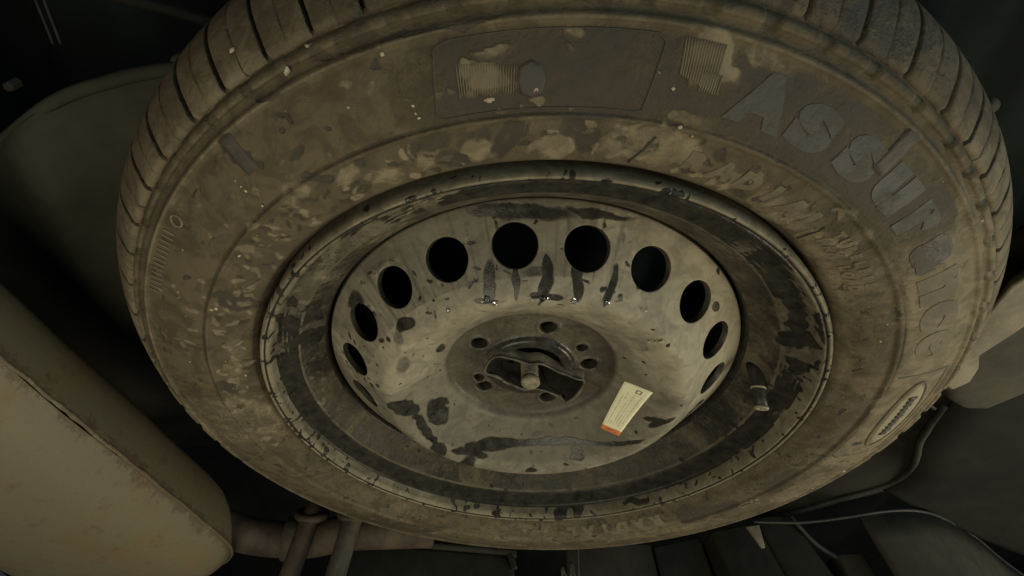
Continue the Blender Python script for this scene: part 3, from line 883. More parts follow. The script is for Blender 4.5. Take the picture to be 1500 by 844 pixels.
def polar_patch(fn, mat, name, h=.0008, n=28, m=5):
    """raised pad whose outline is fn(t) -> (theta, r); filled as rings towards the middle."""
    pts = [fn(2 * math.pi * i / n) for i in range(n)]
    ct = sum(q[0] for q in pts) / n
    cr = sum(q[1] for q in pts) / n
    vs, fs = [], []
    for k_ in range(m + 1):
        s = 1.0 if k_ == 0 else 1 - (k_ - 1) * 0.98 / (m - 1) - (.03 if k_ == 1 else 0)
        hh = -.0006 if k_ == 0 else h
        vs += [polar(ct + (t - ct) * s, cr + (r - cr) * s, hh) for t, r in pts]
    for k_ in range(m):
        for i in range(n):
            j = (i + 1) % n
            fs.append((k_ * n + i, k_ * n + j, (k_ + 1) * n + j, (k_ + 1) * n + i))
    fs.append(tuple(m * n + i for i in range(n)))
    return link_mesh(name, vs, fs, mat, tyre)


# dark hexagon flag beside the serrated field
polar_patch(lambda t: (95.0 + 1.65 * math.cos(t) * (1.0 if abs(math.cos(t)) < .8 else .9), .2735 + .0095 * math.sin(t)), M_letter_dark, 'emblem', .0007, 8)
# oval badge low on the right, with its rim line, the diamond round it and the worn wordmark
badge = polar_patch(lambda t: (1.3 + 8.0 * math.cos(t), .2795 + .0098 * math.sin(t)), M_badge, 'oval_badge', .0006, 40)
ov = [(1.3 + 8.9 * math.cos(t), .2795 + .0112 * math.sin(t)) for t in np.linspace(0, 2 * math.pi, 41)]
v, f_ = polar_line(ov, .0010, .0000)
v2, f2 = polar_line([(12.4, .2600), (12.2, .2960), (-9.5, .2960), (-11.5, .2600)], .0008, -.0002)
v, f_ = merge((v, f_), (v2, f2))
link_mesh('badge_outline', v, f_, M_letter_mud, tyre)
for i in range(11):                                    # letters too worn to read: strokes only
    th = 6.2 - i * 0.98
    hgt = [.0040, .0030, .0034, .0028, .0031, .0038, .0029, .0032, .0030, .0042, .0035][i]
    polar_patch(lambda t: (th + .40 * math.copysign(abs(math.cos(t)) ** .5, math.cos(t)), .2795 + (hgt if math.sin(t) > 0 else .003) * math.copysign(abs(math.sin(t)) ** .5, math.sin(t))),
                M_letter_dark, 'worn_letter', .0012, 10, 2)
for seam in ([(50.8, .2250), (51.3, .2400)], [(81.6, .2265), (80.2, .2470)]):
    v, f_ = polar_line(seam, .0006, .0003)
    link_mesh('mould_seam', v, f_, M_letter_dark, tyre)
for a0 in (129.4, 54.6):                               # two dark radial bars across the sidewall
    polar_patch(lambda t: (a0 + .95 * max(-1, min(1, 1.5 * math.cos(t))), .2885 + .0125 * max(-1, min(1, 1.5 * math.sin(t)))), M_letter_dark, 'radial_bar', .0005, 24, 3)

# crumbs of pale dried mud stuck to the tyre
CR = [((-0.135, 0.2811, -0.0078), .0026), ((-0.149, 0.2695, -0.0055), .0030), ((-0.0444, 0.2614, 0.0068), .0022), ((-0.0424, 0.2622, 0.0068), .0016), ((-0.0212, 0.2673, 0.0066), .0024), ((0.0446, 0.2693, 0.006), .0013),
      ((-0.0824, 0.2572, 0.0064), .0010), ((-0.081, 0.2535, 0.0079), .0008), ((-0.0795, 0.251, 0.0075), .0009), ((-0.1164, 0.2544, 0.0046), .0011), ((-0.1883, 0.2064, 0.0047), .0009), ((-0.1855, 0.203, 0.0055), .0011), ((-0.1831, 0.2005, 0.0062), .0010),
      ((-0.1745, 0.1918, 0.0084), .0011), ((-0.1998, 0.1497, 0.007), .0013), ((0.2251, 0.0928, 0.0061), .0014), ((0.229, 0.090, 0.0058), .0010), ((0.2208, 0.1103, 0.0066), .0010), ((-0.0973, 0.2809, -0.0007), .0017), ((-0.1839, 0.2732, -0.0224), .0022),
      ((-0.2325, 0.0983, 0.0079), .0016), ((-0.2295, 0.0985, 0.0070), .0016), ((0.284, -0.0908, -0.0011), .0019), ((0.2857, -0.1012, -0.0030), .0022), ((0.2857, -0.1112, -0.0044), .0016), ((0.2753, -0.1253, -0.002), .0020),
      ((-0.2688, 0.0348, 0.0063), .0011), ((-0.2305, 0.0152, 0.0028), .0012), ((0.2703, -0.1236, -0.0007), .0014), ((0.262, -0.14, -.0005), .0011), ((-0.098, 0.266, .0025), .0014), ((0.24, .19, -.0022), .0011), ((.06, .2445, .0072), .0012), ((.052, .25, .0085), .0013)]
rng_ = random.Random(8)
for i in range(60):
    th, r = rng_.uniform(-175, 180), rng_.uniform(.228, .300)
    CR.append((polar(th, r, 0), rng_.uniform(.0003, .0006)))


def crumbs(name, spots, mat, parent, squash=.55):
    parts = []
    for (c, s) in spots:
        bm = bmesh.new()
        bmesh.ops.create_icosphere(bm, subdivisions=2, radius=1)
        sx, sy = rng_.uniform(.8, 1.5), rng_.uniform(.7, 1.1)
        a0 = rng_.uniform(0, 3.1)
        off = Vector((rng_.random() * 50, rng_.random() * 50, 0))
        vs = []
        for q in bm.verts:
            k_ = (1 + 0.75 * noise.noise(q.co * 1.6 + off)) * .76
            x, y = q.co.x * sx * k_, q.co.y * sy * k_
            vs.append((c[0] + s * (x * math.cos(a0) - y * math.sin(a0)), c[1] + s * (x * math.sin(a0) + y * math.cos(a0)), c[2] + s * q.co.z * squash * k_))
        bm.verts.index_update()
        parts.append((vs, [tuple(x.index for x in q.verts) for q in bm.faces]))
        bm.free()
    v, f_ = merge(*parts)
    o = link_mesh(name, v, f_, mat, parent)
    o['kind'] = 'stuff'
    return o


crumbs('mud_crumbs', CR, M_speck, tyre)

# ------------------------------------------------------------------ the steel rim
RIM = [(.2172, -.022), (.2176, -.006), (.2176, -.001), (.2168, .0026), (.2152, .0042), (.2139, .0040), (.2131, .0029), (.2123, .0030), (.2112, .0036), (.2095, .0014), (.2075, -.0045), (.2062, -.0072), (.203, -.0088), (.198, -.0108), (.194, -.0124), (.1925, -.0135),
       (.1895, -.0170), (.185, -.0225), (.180, -.0285), (.1765, -.0325), (.1752, -.0338), (.1742, -.0352), (.1736, -.0385), (.1734, -.05), (.1734, -.080)]
rp = resample(RIM, 0.0010)
Vr, Qr = revolve(rp, 1080)
rr = np.hypot(Vr[:, 0], Vr[:, 1])
ang = np.degrees(np.arctan2(Vr[:, 1], Vr[:, 0]))
f = blot_fields(Vr, 'R')
w, p = f['w'], f['p']
zz = Vr[:, 2]
ang = ang + (warp(Vr).sum(1)) * 2200 + 5 * np.sin(rr * 1900 + ang * .35) + 3 * np.sin(rr * 4300 - ang * .6 + 1)
ang = (ang + 180) % 360 - 180
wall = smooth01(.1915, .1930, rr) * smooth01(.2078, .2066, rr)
top_wet = smooth01(128, 96, ang) * smooth01(26, 58, ang) * smooth01(.1915, .1930, rr) * smooth01(.2135, .2105, rr)
w = np.maximum(w, .95 * top_wet)
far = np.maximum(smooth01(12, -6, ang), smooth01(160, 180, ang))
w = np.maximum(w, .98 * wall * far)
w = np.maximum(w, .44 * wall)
w = np.maximum(w, .50 * smooth01(.1925, .1905, rr))
w = np.maximum(w, .95 * smooth01(.1762, .1748, rr))
p = np.maximum(p, .45 * smooth01(.2060, .2085, rr) * (1 - top_wet))
w = np.maximum(w, .9 * smooth01(.0010, .0004, np.abs(rr - .2129)))
p = np.maximum(p, .8 * smooth01(.2080, .2095, rr) * smooth01(-60, -90, ang))
p = np.maximum(p, .8 * smooth01(.2080, .2095, rr) * smooth01(150, 170, ang))
p = np.maximum(p, .8 * smooth01(.0009, .0003, np.abs(rr - .2150)) * smooth01(130, 100, ang))
p = np.maximum(p, .75 * smooth01(.0008, .0002, np.abs(rr - .1926)) * smooth01(20, 50, ang) * smooth01(130, 100, ang))  # highlight on the wet rim drawn as a thin pale line
w = np.maximum(w, .25 * smooth01(.2168, .2174, rr))
back = resample([(.1734, -.080), (.1734, -.12), (.185, -.14), (.20, -.16), (.205, -.185), (.2160, -.195), (.2170, -.185)], .006)
Vb, Qb = revolve(back, 160)
rim = big_mesh('rim', np.vstack([Vr, Vb]), np.vstack([Qr, Qb + len(Vr)]), M_rim, ROOT)
set_attr(rim, 'wet', np.concatenate([w, np.full(len(Vb), .95)]))
set_attr(rim, 'pale', np.concatenate([p, np.zeros(len(Vb))]))

# ------------------------------------------------------------------ the pressed disc with its holes
DISC = [(.0262, -.044), (.0265, -.034), (.0272, -.0285), (.0290, -.0262), (.0320, -.0258), (.0360, -.0268), (.0385, -.0300), (.0410, -.0312), (.0520, -.0313), (.0635, -.0310), (.0680, -.0292), (.0712, -.0252), (.0730, -.0236), (.0790, -.0200), (.0900, -.0125), (.1000, -.0050),
        (.1090, .0012), (.1165, .0034), (.1235, .0008), (.1310, -.0048), (.1400, -.0122), (.1465, -.0176), (.1560, -.0252), (.1640, -.0315), (.1690, -.0352), (.1712, -.0376), (.1724, -.0420), (.1728, -.066)]
dp = resample(DISC, 0.00095)
NTD = 1080
Vd, Qd = revolve(dp, NTD)
Ld = np.concatenate([[0], np.cumsum(np.hypot(*np.diff(dp, axis=0).T))])


def s_of_r(r):
    k_ = np.argmax(dp[:, 0] > r)
    return Ld[k_]


def disc_at(s):
    return np.interp(s, Ld, dp[:, 0]), np.interp(s, Ld, dp[:, 1])


def disc_n(s):
    r0, z0 = disc_at(s - .001)
    r1, z1 = disc_at(s + .001)
    t = np.array([r1 - r0, z1 - z0])
    t /= np.hypot(*t)
    return -t[1], t[0]                               # (nr, nz) outwards


HOLES = [(R(98.8 + 360 / 19 * k_), .1465, .0160, .0158, .0045) for k_ in range(19)]
HOLES += [(R(a0), .0502, .0070, .0070, .0075) for a0 in (5.5, 77.5, 149.5, 221.5, 293.5)]
HOLES += [(R(32.0), .0482, .0047, .0047, .006), (R(206.0), .0470, .0047, .0047, .006)]
Sg = np.repeat(Ld, NTD)
Tg = np.tile(np.arange(NTD) * 2 * np.pi / NTD, len(dp))
Rg = np.repeat(dp[:, 0], NTD)
keep = np.ones(len(Qd), dtype=bool)
fc_s = Sg[Qd].mean(1)
fi = np.arange(len(Qd)) % NTD
fc_t = (fi + .5) * 2 * np.pi / NTD
fc_r = Rg[Qd].mean(1)
extraV, extraF = [], []
nextv = len(Vd)
holedark = np.zeros(len(Vd))
for (t0, r0, rs, rt, deep) in HOLES:
    s0 = s_of_r(r0)
    if r0 < .06:
        s0 = Ld[np.argmin(np.abs(dp[:, 0] - r0) + (dp[:, 1] < -.033) * 1)]
    dt = (fc_t - t0 + np.pi) % (2 * np.pi) - np.pi
    rl = r0
    inside = ((fc_s - s0) / rs) ** 2 + (dt * rl / rt) ** 2 < 1.0
    inside &= np.abs(fc_s - s0) < 2 * rs
    keep &= ~inside
    vin = np.unique(Qd[inside])
    ring_near = np.zeros(len(Qd), dtype=bool)
    near = (((fc_s - s0) / rs) ** 2 + (dt * rl / rt) ** 2 < 2.2) & ~inside
    vout = np.unique(Qd[near])
    bv = np.intersect1d(vin, vout)
    ds = Sg[bv] - s0
    dtv = ((Tg[bv] - t0 + np.pi) % (2 * np.pi) - np.pi) * rl
    an = np.arctan2(ds / rs, dtv / rt)
    order = np.argsort(an)
    bv, an = bv[order], an[order]
    # put the boundary on the true outline
    s_new = s0 + rs * np.sin(an)
    t_new = t0 + rt * np.cos(an) / rl
    r_new, z_new = disc_at(s_new)
    Vd[bv] = np.stack([r_new * np.cos(t_new), r_new * np.sin(t_new), z_new], 1)
    # the wall of the hole: a rolled edge, then the thickness of the steel
    nr, nz = disc_n(s0)
    nv = np.array([nr * math.cos(t0), nr * math.sin(t0), nz])
    prev = bv
    for (sc, dd) in ((.985, .0004), (.965, .0013), (.96, deep)):
        s_r = s0 + rs * sc * np.sin(an)
        t_r = t0 + rt * sc * np.cos(an) / rl
        r_r, z_r = disc_at(s_r)
        P = np.stack([r_r * np.cos(t_r), r_r * np.sin(t_r), z_r], 1) - nv * dd
        ids = np.arange(nextv, nextv + len(bv))
        extraV.append(P)
        nextv += len(bv)
        extraF.append(np.stack([prev, ids, np.roll(ids, -1), np.roll(prev, -1)], 1))
        prev = ids
    if r0 < .06:
        d_ = np.sqrt(((Sg - s0) / rs) ** 2 + ((((Tg - t0 + np.pi) % (2 * np.pi)) - np.pi) * rl / rt) ** 2)
        Vd[:, 2] += np.where((np.abs(Sg - s0) < 3 * rs), .0012 * np.exp(-((d_ - 1.25) / .22) ** 2), 0)
rr = np.hypot(Vd[:, 0], Vd[:, 1])
ang = np.degrees(np.arctan2(Vd[:, 1], Vd[:, 0]))
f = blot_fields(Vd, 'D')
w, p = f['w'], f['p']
w = np.maximum(w, .57 * smooth01(.0790, .0690, rr))
w = np.maximum(w, .47 * smooth01(.0715, .075, rr) * smooth01(.112, .104, rr) * smooth01(-20, -50, ang) * smooth01(-165, -140, ang))  # lower bowl darker: shade under the crest put into the film tone
w = np.maximum(w, .70 * smooth01(.0405, .0385, rr))
w = np.maximum(w, .44 * smooth01(.1600, .1670, rr) * (1 - smooth01(70, 50, ang) * smooth01(-20, 10, ang)))
w = np.maximum(w, .9 * smooth01(.1700, .1722, rr))
flankL = smooth01(.127, .134, rr) * smooth01(62, 95, ang) * smooth01(190, 150, ang)
w = np.maximum(w, .24 * flankL)
p = np.maximum(p, .34 + .25 * smooth01(.075, .09, rr) * smooth01(0, 60, ang))  # upper half lighter: fall of light put into the mud tone
p = np.maximum(p, .42 * smooth01(.006, .002, np.abs(rr - .119)))
p = np.maximum(p, .75 * smooth01(.120, .132, rr) * smooth01(66, 48, ang) * smooth01(-25, 0, ang))  # right flank brighter: light painted into the pale tone
streak = np.sin(ang * 2.1 + 1.3 * np.sin(ang * .9)) * np.sin(ang * .77 + 2)
w = np.maximum(w, (.30 + .22 * streak) * smooth01(.125, .132, rr) * smooth01(58, 72, ang) * smooth01(185, 150, ang))
p = np.where(flankL > .5, p * .6, p)
extraV = np.vstack(extraV)
extraF = np.vstack(extraF)
disc = big_mesh('wheel_disc', np.vstack([Vd, extraV]), np.vstack([Qd[keep], extraF]), M_disc, ROOT)
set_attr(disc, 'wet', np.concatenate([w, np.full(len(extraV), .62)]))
set_attr(disc, 'pale', np.concatenate([p, np.full(len(extraV), .1)]))

# water beads hanging from the lowest ring of the disc
DR = [((-0.0400, 0.1141, 0.0032), .0030), ((-0.0031, 0.1185, 0.0038), .0027), ((0.0174, 0.1175, 0.0046), .0028), ((-0.0345, 0.1120, 0.0046), .0022), ((0.0402, 0.1165, 0.0036), .0018), ((-0.0669, 0.1020, 0.0037), .0013), ((.0010, .1190, .0046), .0016), ((-.0100, .1178, .0048), .0012)]
crumbs('water_beads', DR, M_water, disc, .7)
DS = [((0.0674, 0.1072, 0.0009), .0020), ((0.0831, 0.0807, 0.0045), .0022), ((0.0795, 0.0785, 0.0034), .0015), ((0.0762, 0.0766, 0.0018), .0014), ((0.0525, .0985, -.004), .0011), ((-.0950, .060, .002), .0012), ((-.055, .104, .0005), .0013), ((-.082, .05, -.0075), .0010), ((-.079, .048, -.0095), .0009), ((.03, .112, .0025), .0014), ((.036, .110, .0018), .0012), ((-.043, .112, .0028), .0016), ((-.028, .113, .0037), .0014)]
crumbs('mud_crumbs', DS, M_speck, disc)

# ------------------------------------------------------------------ valve, sticker
vp = [tuple(np.array((.1836, .0158, -.0320)) * (1 - t) + np.array((.1803, .0022, .0005)) * t) for t in (0, .2, .4, .55, .8, 1)]
v, f_ = tube_mesh(vp, [.0068, .0062, .0054, .0050, .0046, .0046], 20)
valve = link_mesh('valve_stem', v, f_, M_valve, ROOT)
v1 = tube_mesh([Vector(vp[3]), Vector(vp[3]).lerp(Vector(vp[4]), .2)], [.0056, .0056], 20)
a0, b0 = Vector(vp[-1]), (Vector(vp[-1]) - Vector(vp[-2])).normalized()
lip = [a0 + b0 * .0004 + .0040 * (math.cos(t) * b0.orthogonal().normalized() + math.sin(t) * b0.cross(b0.orthogonal().normalized())) for t in np.linspace(0, 2 * math.pi, 20, endpoint=False)]
v2 = tube_mesh(lip, .0014, 8, closed=True)
v3 = tube_mesh([a0 + b0 * .0002, a0 + b0 * .0006], [.0026, .0026], 14)
v, f_ = merge(v1, v2, v3)
link_mesh('valve_cap', v, f_, M_valvering, valve)


def sticker_mat():
    k = NT('printed_paper')
    uv = k.n('ShaderNodeUVMap', uv_map='UVMap').outputs[0]
    sep = k.n('ShaderNodeSeparateXYZ')
    k.t.links.new(uv, sep.inputs[0])
    u_, v_ = sep.outputs[0], sep.outputs[1]
    # rows of tiny grey print along the length
    row = k.math('FRACT', k.math('MULTIPLY', u_, 8.0))
    inrow = k.math('MULTIPLY', k.step(row, .25, .35), k.step(row, .80, .70))
    mp = k.n('ShaderNodeCombineXYZ')
    k.put(mp.inputs[0], k.math('MULTIPLY', k.math('FLOOR', k.math('MULTIPLY', u_, 8.0)), 7.31))
    k.put(mp.inputs[1], k.math('MULTIPLY', v_, 46.0))
    wn = k.noise(mp.outputs[0], 1.0, 3, .8)
    mp2 = k.n('ShaderNodeCombineXYZ')
    k.put(mp2.inputs[0], k.math('MULTIPLY', k.math('FLOOR', k.math('MULTIPLY', u_, 8.0)), 3.7))
    k.put(mp2.inputs[1], k.math('MULTIPLY', v_, 3.0))
    ln = k.noise(mp2.outputs[0], 1.0, 1, .5)
    ink = k.math('MULTIPLY', inrow, k.math('MULTIPLY', k.step(wn, .45, .52), k.step(ln, .40, .48)))
    zone = k.math('MULTIPLY', k.math('MULTIPLY', k.step(v_, .14, .16), k.step(v_, .86, .82)), k.math('MULTIPLY', k.step(u_, .08, .12), k.step(u_, .94, .90)))
    ink = k.math('MULTIPLY', k.math('MULTIPLY', ink, zone), .62)
    co = k.coords()
    dirt = k.noise(co, 90, 5, .6)
    paper = k.mix(k.step(dirt, .35, .8), (0.80, 0.75, 0.52), (0.68, 0.63, 0.43))
    col = k.mix(ink, paper, (0.30, 0.28, 0.2))
    band = k.step(v_, .098, .088)
    word = k.math('MULTIPLY', k.math('MULTIPLY', k.step(v_, .025, .035), k.step(v_, .072, .062)), k.step(k.noise(co, 900, 2, .6), .44, .5))
    orange = k.mix(k.math('MULTIPLY', word, k.math('MULTIPLY', k.step(u_, .18, .22), k.step(u_, .80, .76))), (0.62, 0.20, 0.06), (0.32, 0.10, 0.04))
    k.put(k.p.inputs['Base Color'], k.mix(band, col, orange))
    k.p.inputs['Roughness'].default_value = .5
    return k.m


def on_bowl(x, y):
    return np.array([x, y, np.interp(math.hypot(x, y), dp[60:, 0], dp[60:, 1])])


tl, tr, br, bl = [on_bowl(*q) for q in ((0.0788, -0.0016), (0.0972, 0.0042), (0.0813, -0.0585), (0.0672, -0.0602))]
nu, nv_ = 10, 28
vs, uvs, fs = [], [], []
for j in range(nv_ + 1):
    for i in range(nu + 1):
        u0, v0 = i / nu, j / nv_
        q = (bl * (1 - u0) + br * u0) * (1 - v0) + (tl * (1 - u0) + tr * u0) * v0
        du = .02 if (j == 0 or j == nv_) and (i == 0 or i == nu) else 0
        r = math.hypot(q[0], q[1])
        z = np.interp(r, dp[60:, 0], dp[60:, 1])
        z = max(z, .75 * q[2] + .25 * z)
        vs.append((q[0], q[1], z + .0006))
        uvs.append((u0, v0))
for j in range(nv_):
    for i in range(nu):
        a = j * (nu + 1) + i
        fs.append((a, a + 1, a + nu + 2, a + nu + 1))
n0 = len(vs)
rimv = [i for i in range(nu + 1)] + [j * (nu + 1) + nu for j in range(1, nv_ + 1)] + [nv_ * (nu + 1) + i for i in range(nu - 1, -1, -1)] + [j * (nu + 1) for j in range(nv_ - 1, 0, -1)]
for i in rimv:
    vs.append((vs[i][0], vs[i][1], vs[i][2] - .0008))
    uvs.append(uvs[i])
for i in range(len(rimv)):
    j = (i + 1) % len(rimv)
    fs.append((rimv[i], n0 + i, n0 + j, rimv[j]))
sticker = link_mesh('sticker', vs, fs, sticker_mat(), ROOT)
sticker['label'] = 'off-white paper sticker with tiny grey print and an orange end band'
ul = sticker.data.uv_layers.new(name='UVMap')
for lp in sticker.data.loops:
    ul.data[lp.index].uv = uvs[lp.vertex_index]


def st(u0, v0, h):
    q = (bl * (1 - u0) + br * u0) * (1 - v0) + (tl * (1 - u0) + tr * u0) * v0
    r = math.hypot(q[0], q[1])
    z = np.interp(r, dp[60:, 0], dp[60:, 1])
    return (q[0], q[1], max(z, .75 * q[2] + .25 * z) + h)


M_ink = plain_dirty('grey_ink', (.10, .095, .07), (.14, .13, .1), .7)
fr = []
oc = [(.52, .875), (.72, .875), (.72, .945), (.52, .945)]
ic = [(.56, .886), (.68, .886), (.68, .934), (.56, .934)]
vs = [st(*q, .00085) for q in oc] + [st(*q, .00085) for q in ic] + [st(*q, .0005) for q in oc] + [st(*q, .0005) for q in ic]
fs = []
for i in range(4):
    j = (i + 1) % 4
    fs += [(i, j, 4 + j, 4 + i), (i, 8 + i, 8 + j, j), (4 + i, 4 + j, 12 + j, 12 + i)]
link_mesh('printed_square', vs, fs, M_ink, sticker, smooth=False)

# ------------------------------------------------------------------ retaining clamp and bolt
clamp = thing('retaining_clamp', 'dark S-shaped clamp plate bolted across the hub of the spare wheel', 'clamp', (0, 0, WHEEL_H), (math.pi, 0, 0))
CO = [(-0.0371, 0.0081), (-0.0308, 0.0212), (-0.0191, 0.0212), (-0.003, 0.0152), (0.0076, 0.016), (0.0202, 0.0078), (0.0372, -0.0013), (0.0456, -0.0044), (0.0453, -0.0141), (0.0419, -0.0274), (0.0342, -0.0363), (0.0273, -0.0286), (0.011, -0.0198), (-0.0042, -0.0201), (-0.0195, -0.0105), (-0.0297, -0.0036), (-0.0368, -0.0003)]
edge = [Vector((p.x, p.y, -.0210 + .0006 * noise.noise(p * 90))) for p in spline([(x, y, 0) for x, y in CO], 5, closed=True)]
cx = sum((p for p in edge), Vector()) / len(edge)
n = len(edge)
vs, fs = [], []
LV = [1.04, 1.0, .965, .94, .8, .66, .52, .38, .24, .1]
for li, sc in enumerate(LV):
    for p in edge:
        x, y = cx.x + (p.x - cx.x) * sc, cx.y + (p.y - cx.y) * sc
        r = math.hypot(x, y)
        deep = -.0246 - .0125 * float(smooth01(.0215, .0165, np.array(r)))
        z = (-.0312, -.0212, -.0212)[li] if li < 3 else deep
        vs.append((x, y, z))
NL = len(LV)
for k in range(NL - 1):
    for i in range(n):
        j = (i + 1) % n
        fs.append((k * n + i, k * n + j, (k + 1) * n + j, (k + 1) * n + i))
fs.append(tuple((NL - 1) * n + i for i in range(n)))
link_mesh('clamp_plate', vs, fs, [M_clamp, M_cliplip], clamp, fmat=[1 if q < n else 0 for q in range(len(fs))])
v, f_ = tube_mesh(edge, [.0010 + .0006 * noise.noise(p * 120) for p in edge], 8, closed=True)
link_mesh('rolled_edge', v, f_, M_cliplip, clamp)
vs, fs = slab([(-.024, .012, -.0236), (-.014, .010, -.0236), (-.013, -.004, -.0236), (-.022, -.001, -.0236)], (0, 0, -.003), .0008)
link_mesh('step', vs, fs, M_clamp, clamp)
# threaded bolt: shank, thread ridge, domed mud-caked end
shank = tube_mesh([(0, 0, -.040), (0, 0, -.0155)], [.0066, .0066], 24)
th = [(.0068 * math.cos(t), .0068 * math.sin(t), -.038 + .0018 * t / (2 * math.pi)) for t in np.linspace(0, 2 * math.pi * 11, 11 * 18)]
th_v, th_f = tube_mesh(th, .0006, 5)
bolt_v, bolt_f = merge(shank, (th_v, th_f))
bolt = link_mesh('bolt', bolt_v, bolt_f, M_bolt, clamp)
cap = tube_mesh([(0, 0, -.0172), (0, 0, -.0166), (0, 0, -.0128), (0, 0, -.0120), (0, 0, -.0118)], [.0070, .0078, .0080, .0072, .0030], 20)
link_mesh('bolt_end', cap[0], cap[1], M_bolt, bolt)

# ------------------------------------------------------------------ exhaust muffler at the lower left
def muffler_mat():
    k = NT('rusty_muffler_steel')
    co = k.coords()
    n1 = k.noise(co, 7, 5, .6, .5)
    n2 = k.noise(co, 45, 6, .7, .3)
    n3 = k.noise(co, 210, 3, .7)
    rust = k.step(k.math('ADD', k.math('MULTIPLY', n1, .7), k.math('MULTIPLY', n2, .3)), .46, .62)
    c = k.mix(rust, (.122, .106, .064), (.132, .094, .046))
    c = k.mix(k.math('MULTIPLY', k.step(n2, .55, .70), .55), c, (.075, .055, .036))
    seam = k.math('ADD', k.attr('seam'), k.math('MULTIPLY', k.math('SUBTRACT', n3, .5), 1.3))
    sm = k.step(k.math('ADD', seam, k.math('MULTIPLY', k.math('SUBTRACT', n2, .5), 2.6)), .5, .95)
    c = k.mix(k.math('MULTIPLY', sm, .62), c, (.065, .038, .023))
    c = k.mix(k.rng(n3, .3, .7, 0, .25), c, (.09, .075, .05))
    k.put(k.p.inputs['Base Color'], c)
    k.put(k.p.inputs['Roughness'], k.rng(n2, .2, .8, .5, .8))
    k.p.inputs['Specular IOR Level'].default_value = .35
    k.bump(k.math('ADD', k.math('MULTIPLY', sm, .8), k.math('ADD', n2, k.math('MULTIPLY', n3, .3))), .35, .0015)
    return k.m


M_muf = muffler_mat()
d_ = Vector((.262, -.965, 0))                       # along the muffler
q_ = Vector((-.965, -.262, 0))                      # across, away from the wheel
Q0, Q1, E0, E1, RC = .417, .735, -.75, .303, .085
muf = thing('exhaust_muffler', 'rust-stained clamshell exhaust muffler lying beside the tyre at the lower left', 'muffler', W(*(d_ * -.2 + q_ * .58).xy, -.02))


def plan_ring(inset, m=160):
    """rounded rectangle (q, e), inset from the seam line."""
    pts = []
    q0, q1, e0, e1 = Q0 + inset, Q1 - inset, E0 + inset, E1 - inset
    rc = max(.012, RC - inset * .6)
    for (cq, ce, a0) in ((q0 + rc, e1 - rc, 90), (q0 + rc, e0 + rc, 180), (q1 - rc, e0 + rc, 270), (q1 - rc, e1 - rc, 0)):
        for t in np.linspace(0, 90, 14):
            an = R(a0 + t)
            pts.append((cq + rc * math.cos(an), ce + rc * math.sin(an)))
    # even spacing
    P = np.array(pts + pts[:1])
    L = np.concatenate([[0], np.cumsum(np.hypot(*np.diff(P, axis=0).T))])
    s = np.linspace(0, L[-1], m, endpoint=False)
    return np.stack([np.interp(s, L, P[:, 0]), np.interp(s, L, P[:, 1])], 1)


def shell(levels, name, seamw):
    vs, fs, sv = [], [], []
    m = 160
    for (ins, z) in levels:
        for (q, e) in plan_ring(ins, m):
            w_ = W(*(d_ * e + q_ * q).xy, z + (.0030 * noise.noise(Vector((q * 8, e * 8, z * 12))) if ins < .12 else 0)) - muf.location
            vs.append(w_)
            sv.append(math.exp(-(z / seamw) ** 2))
    k = len(levels)
    for i in range(k - 1):
        for j in range(m):
            a, b = i * m + j, i * m + (j + 1) % m
            fs.append((a, b, b + m, a + m))
    fs.append(tuple((k - 1) * m + j for j in range(m)))
    o = link_mesh(name, vs, fs, M_muf, muf)
    set_attr(o, 'seam', sv)
    return o


low = [(0, .001), (.002, .006), (.006, .013), (.013, .021), (.024, .029), (.042, .036), (.068, .0415), (.10, .0445), (.135, .0455)]
upp = [(0, -.001), (.001, -.005), (.0035, -.014), (.008, -.027), (.015, -.042), (.027, -.058), (.045, -.072), (.075, -.084), (.135, -.092)]
shell(low, 'lower_shell', .009)
shell(upp, 'upper_shell', .012)
m = 320
ring = plan_ring(-.0015, m)
vs = [W(*(d_ * e + q_ * q).xy, .0012 * noise.noise(Vector((q * 40, e * 40, 3)))) - muf.location for q, e in ring]
rads = [.0017 + .0018 * abs(noise.noise(Vector((q * 55, e * 55, 9)))) for q, e in ring]
v, f_ = tube_mesh(vs, rads, 8, closed=True)
o = link_mesh('crimped_seam', v, f_, M_muf, muf)
set_attr(o, 'seam', [1.0] * len(v))

# ------------------------------------------------------------------ exhaust pipe with its flange, and hangers, behind the muffler
M_pipe = plain_dirty('rusty_pipe', (.030, .0215, .0135), (.072, .054, .035), .7, 22)
M_hang = plain_dirty('muddy_hanger', (.034, .031, .0225), (.074, .065, .045), .75, 30)
M_dark = plain_dirty('dusty_dark_plastic', (.012, .0123, .0102), (.024, .0232, .018), .75, 9, spec=.08)
M_dark2 = plain_dirty('dusty_grey_plastic', (.017, .0172, .0138), (.032, .0305, .0235), .8, 9, spec=.08)
M_dark3 = plain_dirty('brown_dark_panel', (.020, .0172, .012), (.042, .036, .024), .8, 9)
M_green = plain_dirty('dusty_heat_shield', (.016, .016, .0095), (.042, .041, .0255), .85, 7, lo=.3, hi=.75)
M_edge = plain_dirty('worn_plastic_edge', (.014, .0137, .0115), (.030, .028, .023), .6, 40)
M_brk = plain_dirty('muddy_bracket', (.095, .081, .053), (.195, .166, .112), .8, 16)
M_brk2 = plain_dirty('shaded_mud_bracket', (.017, .016, .0105), (.05, .0455, .029), .85, 14)

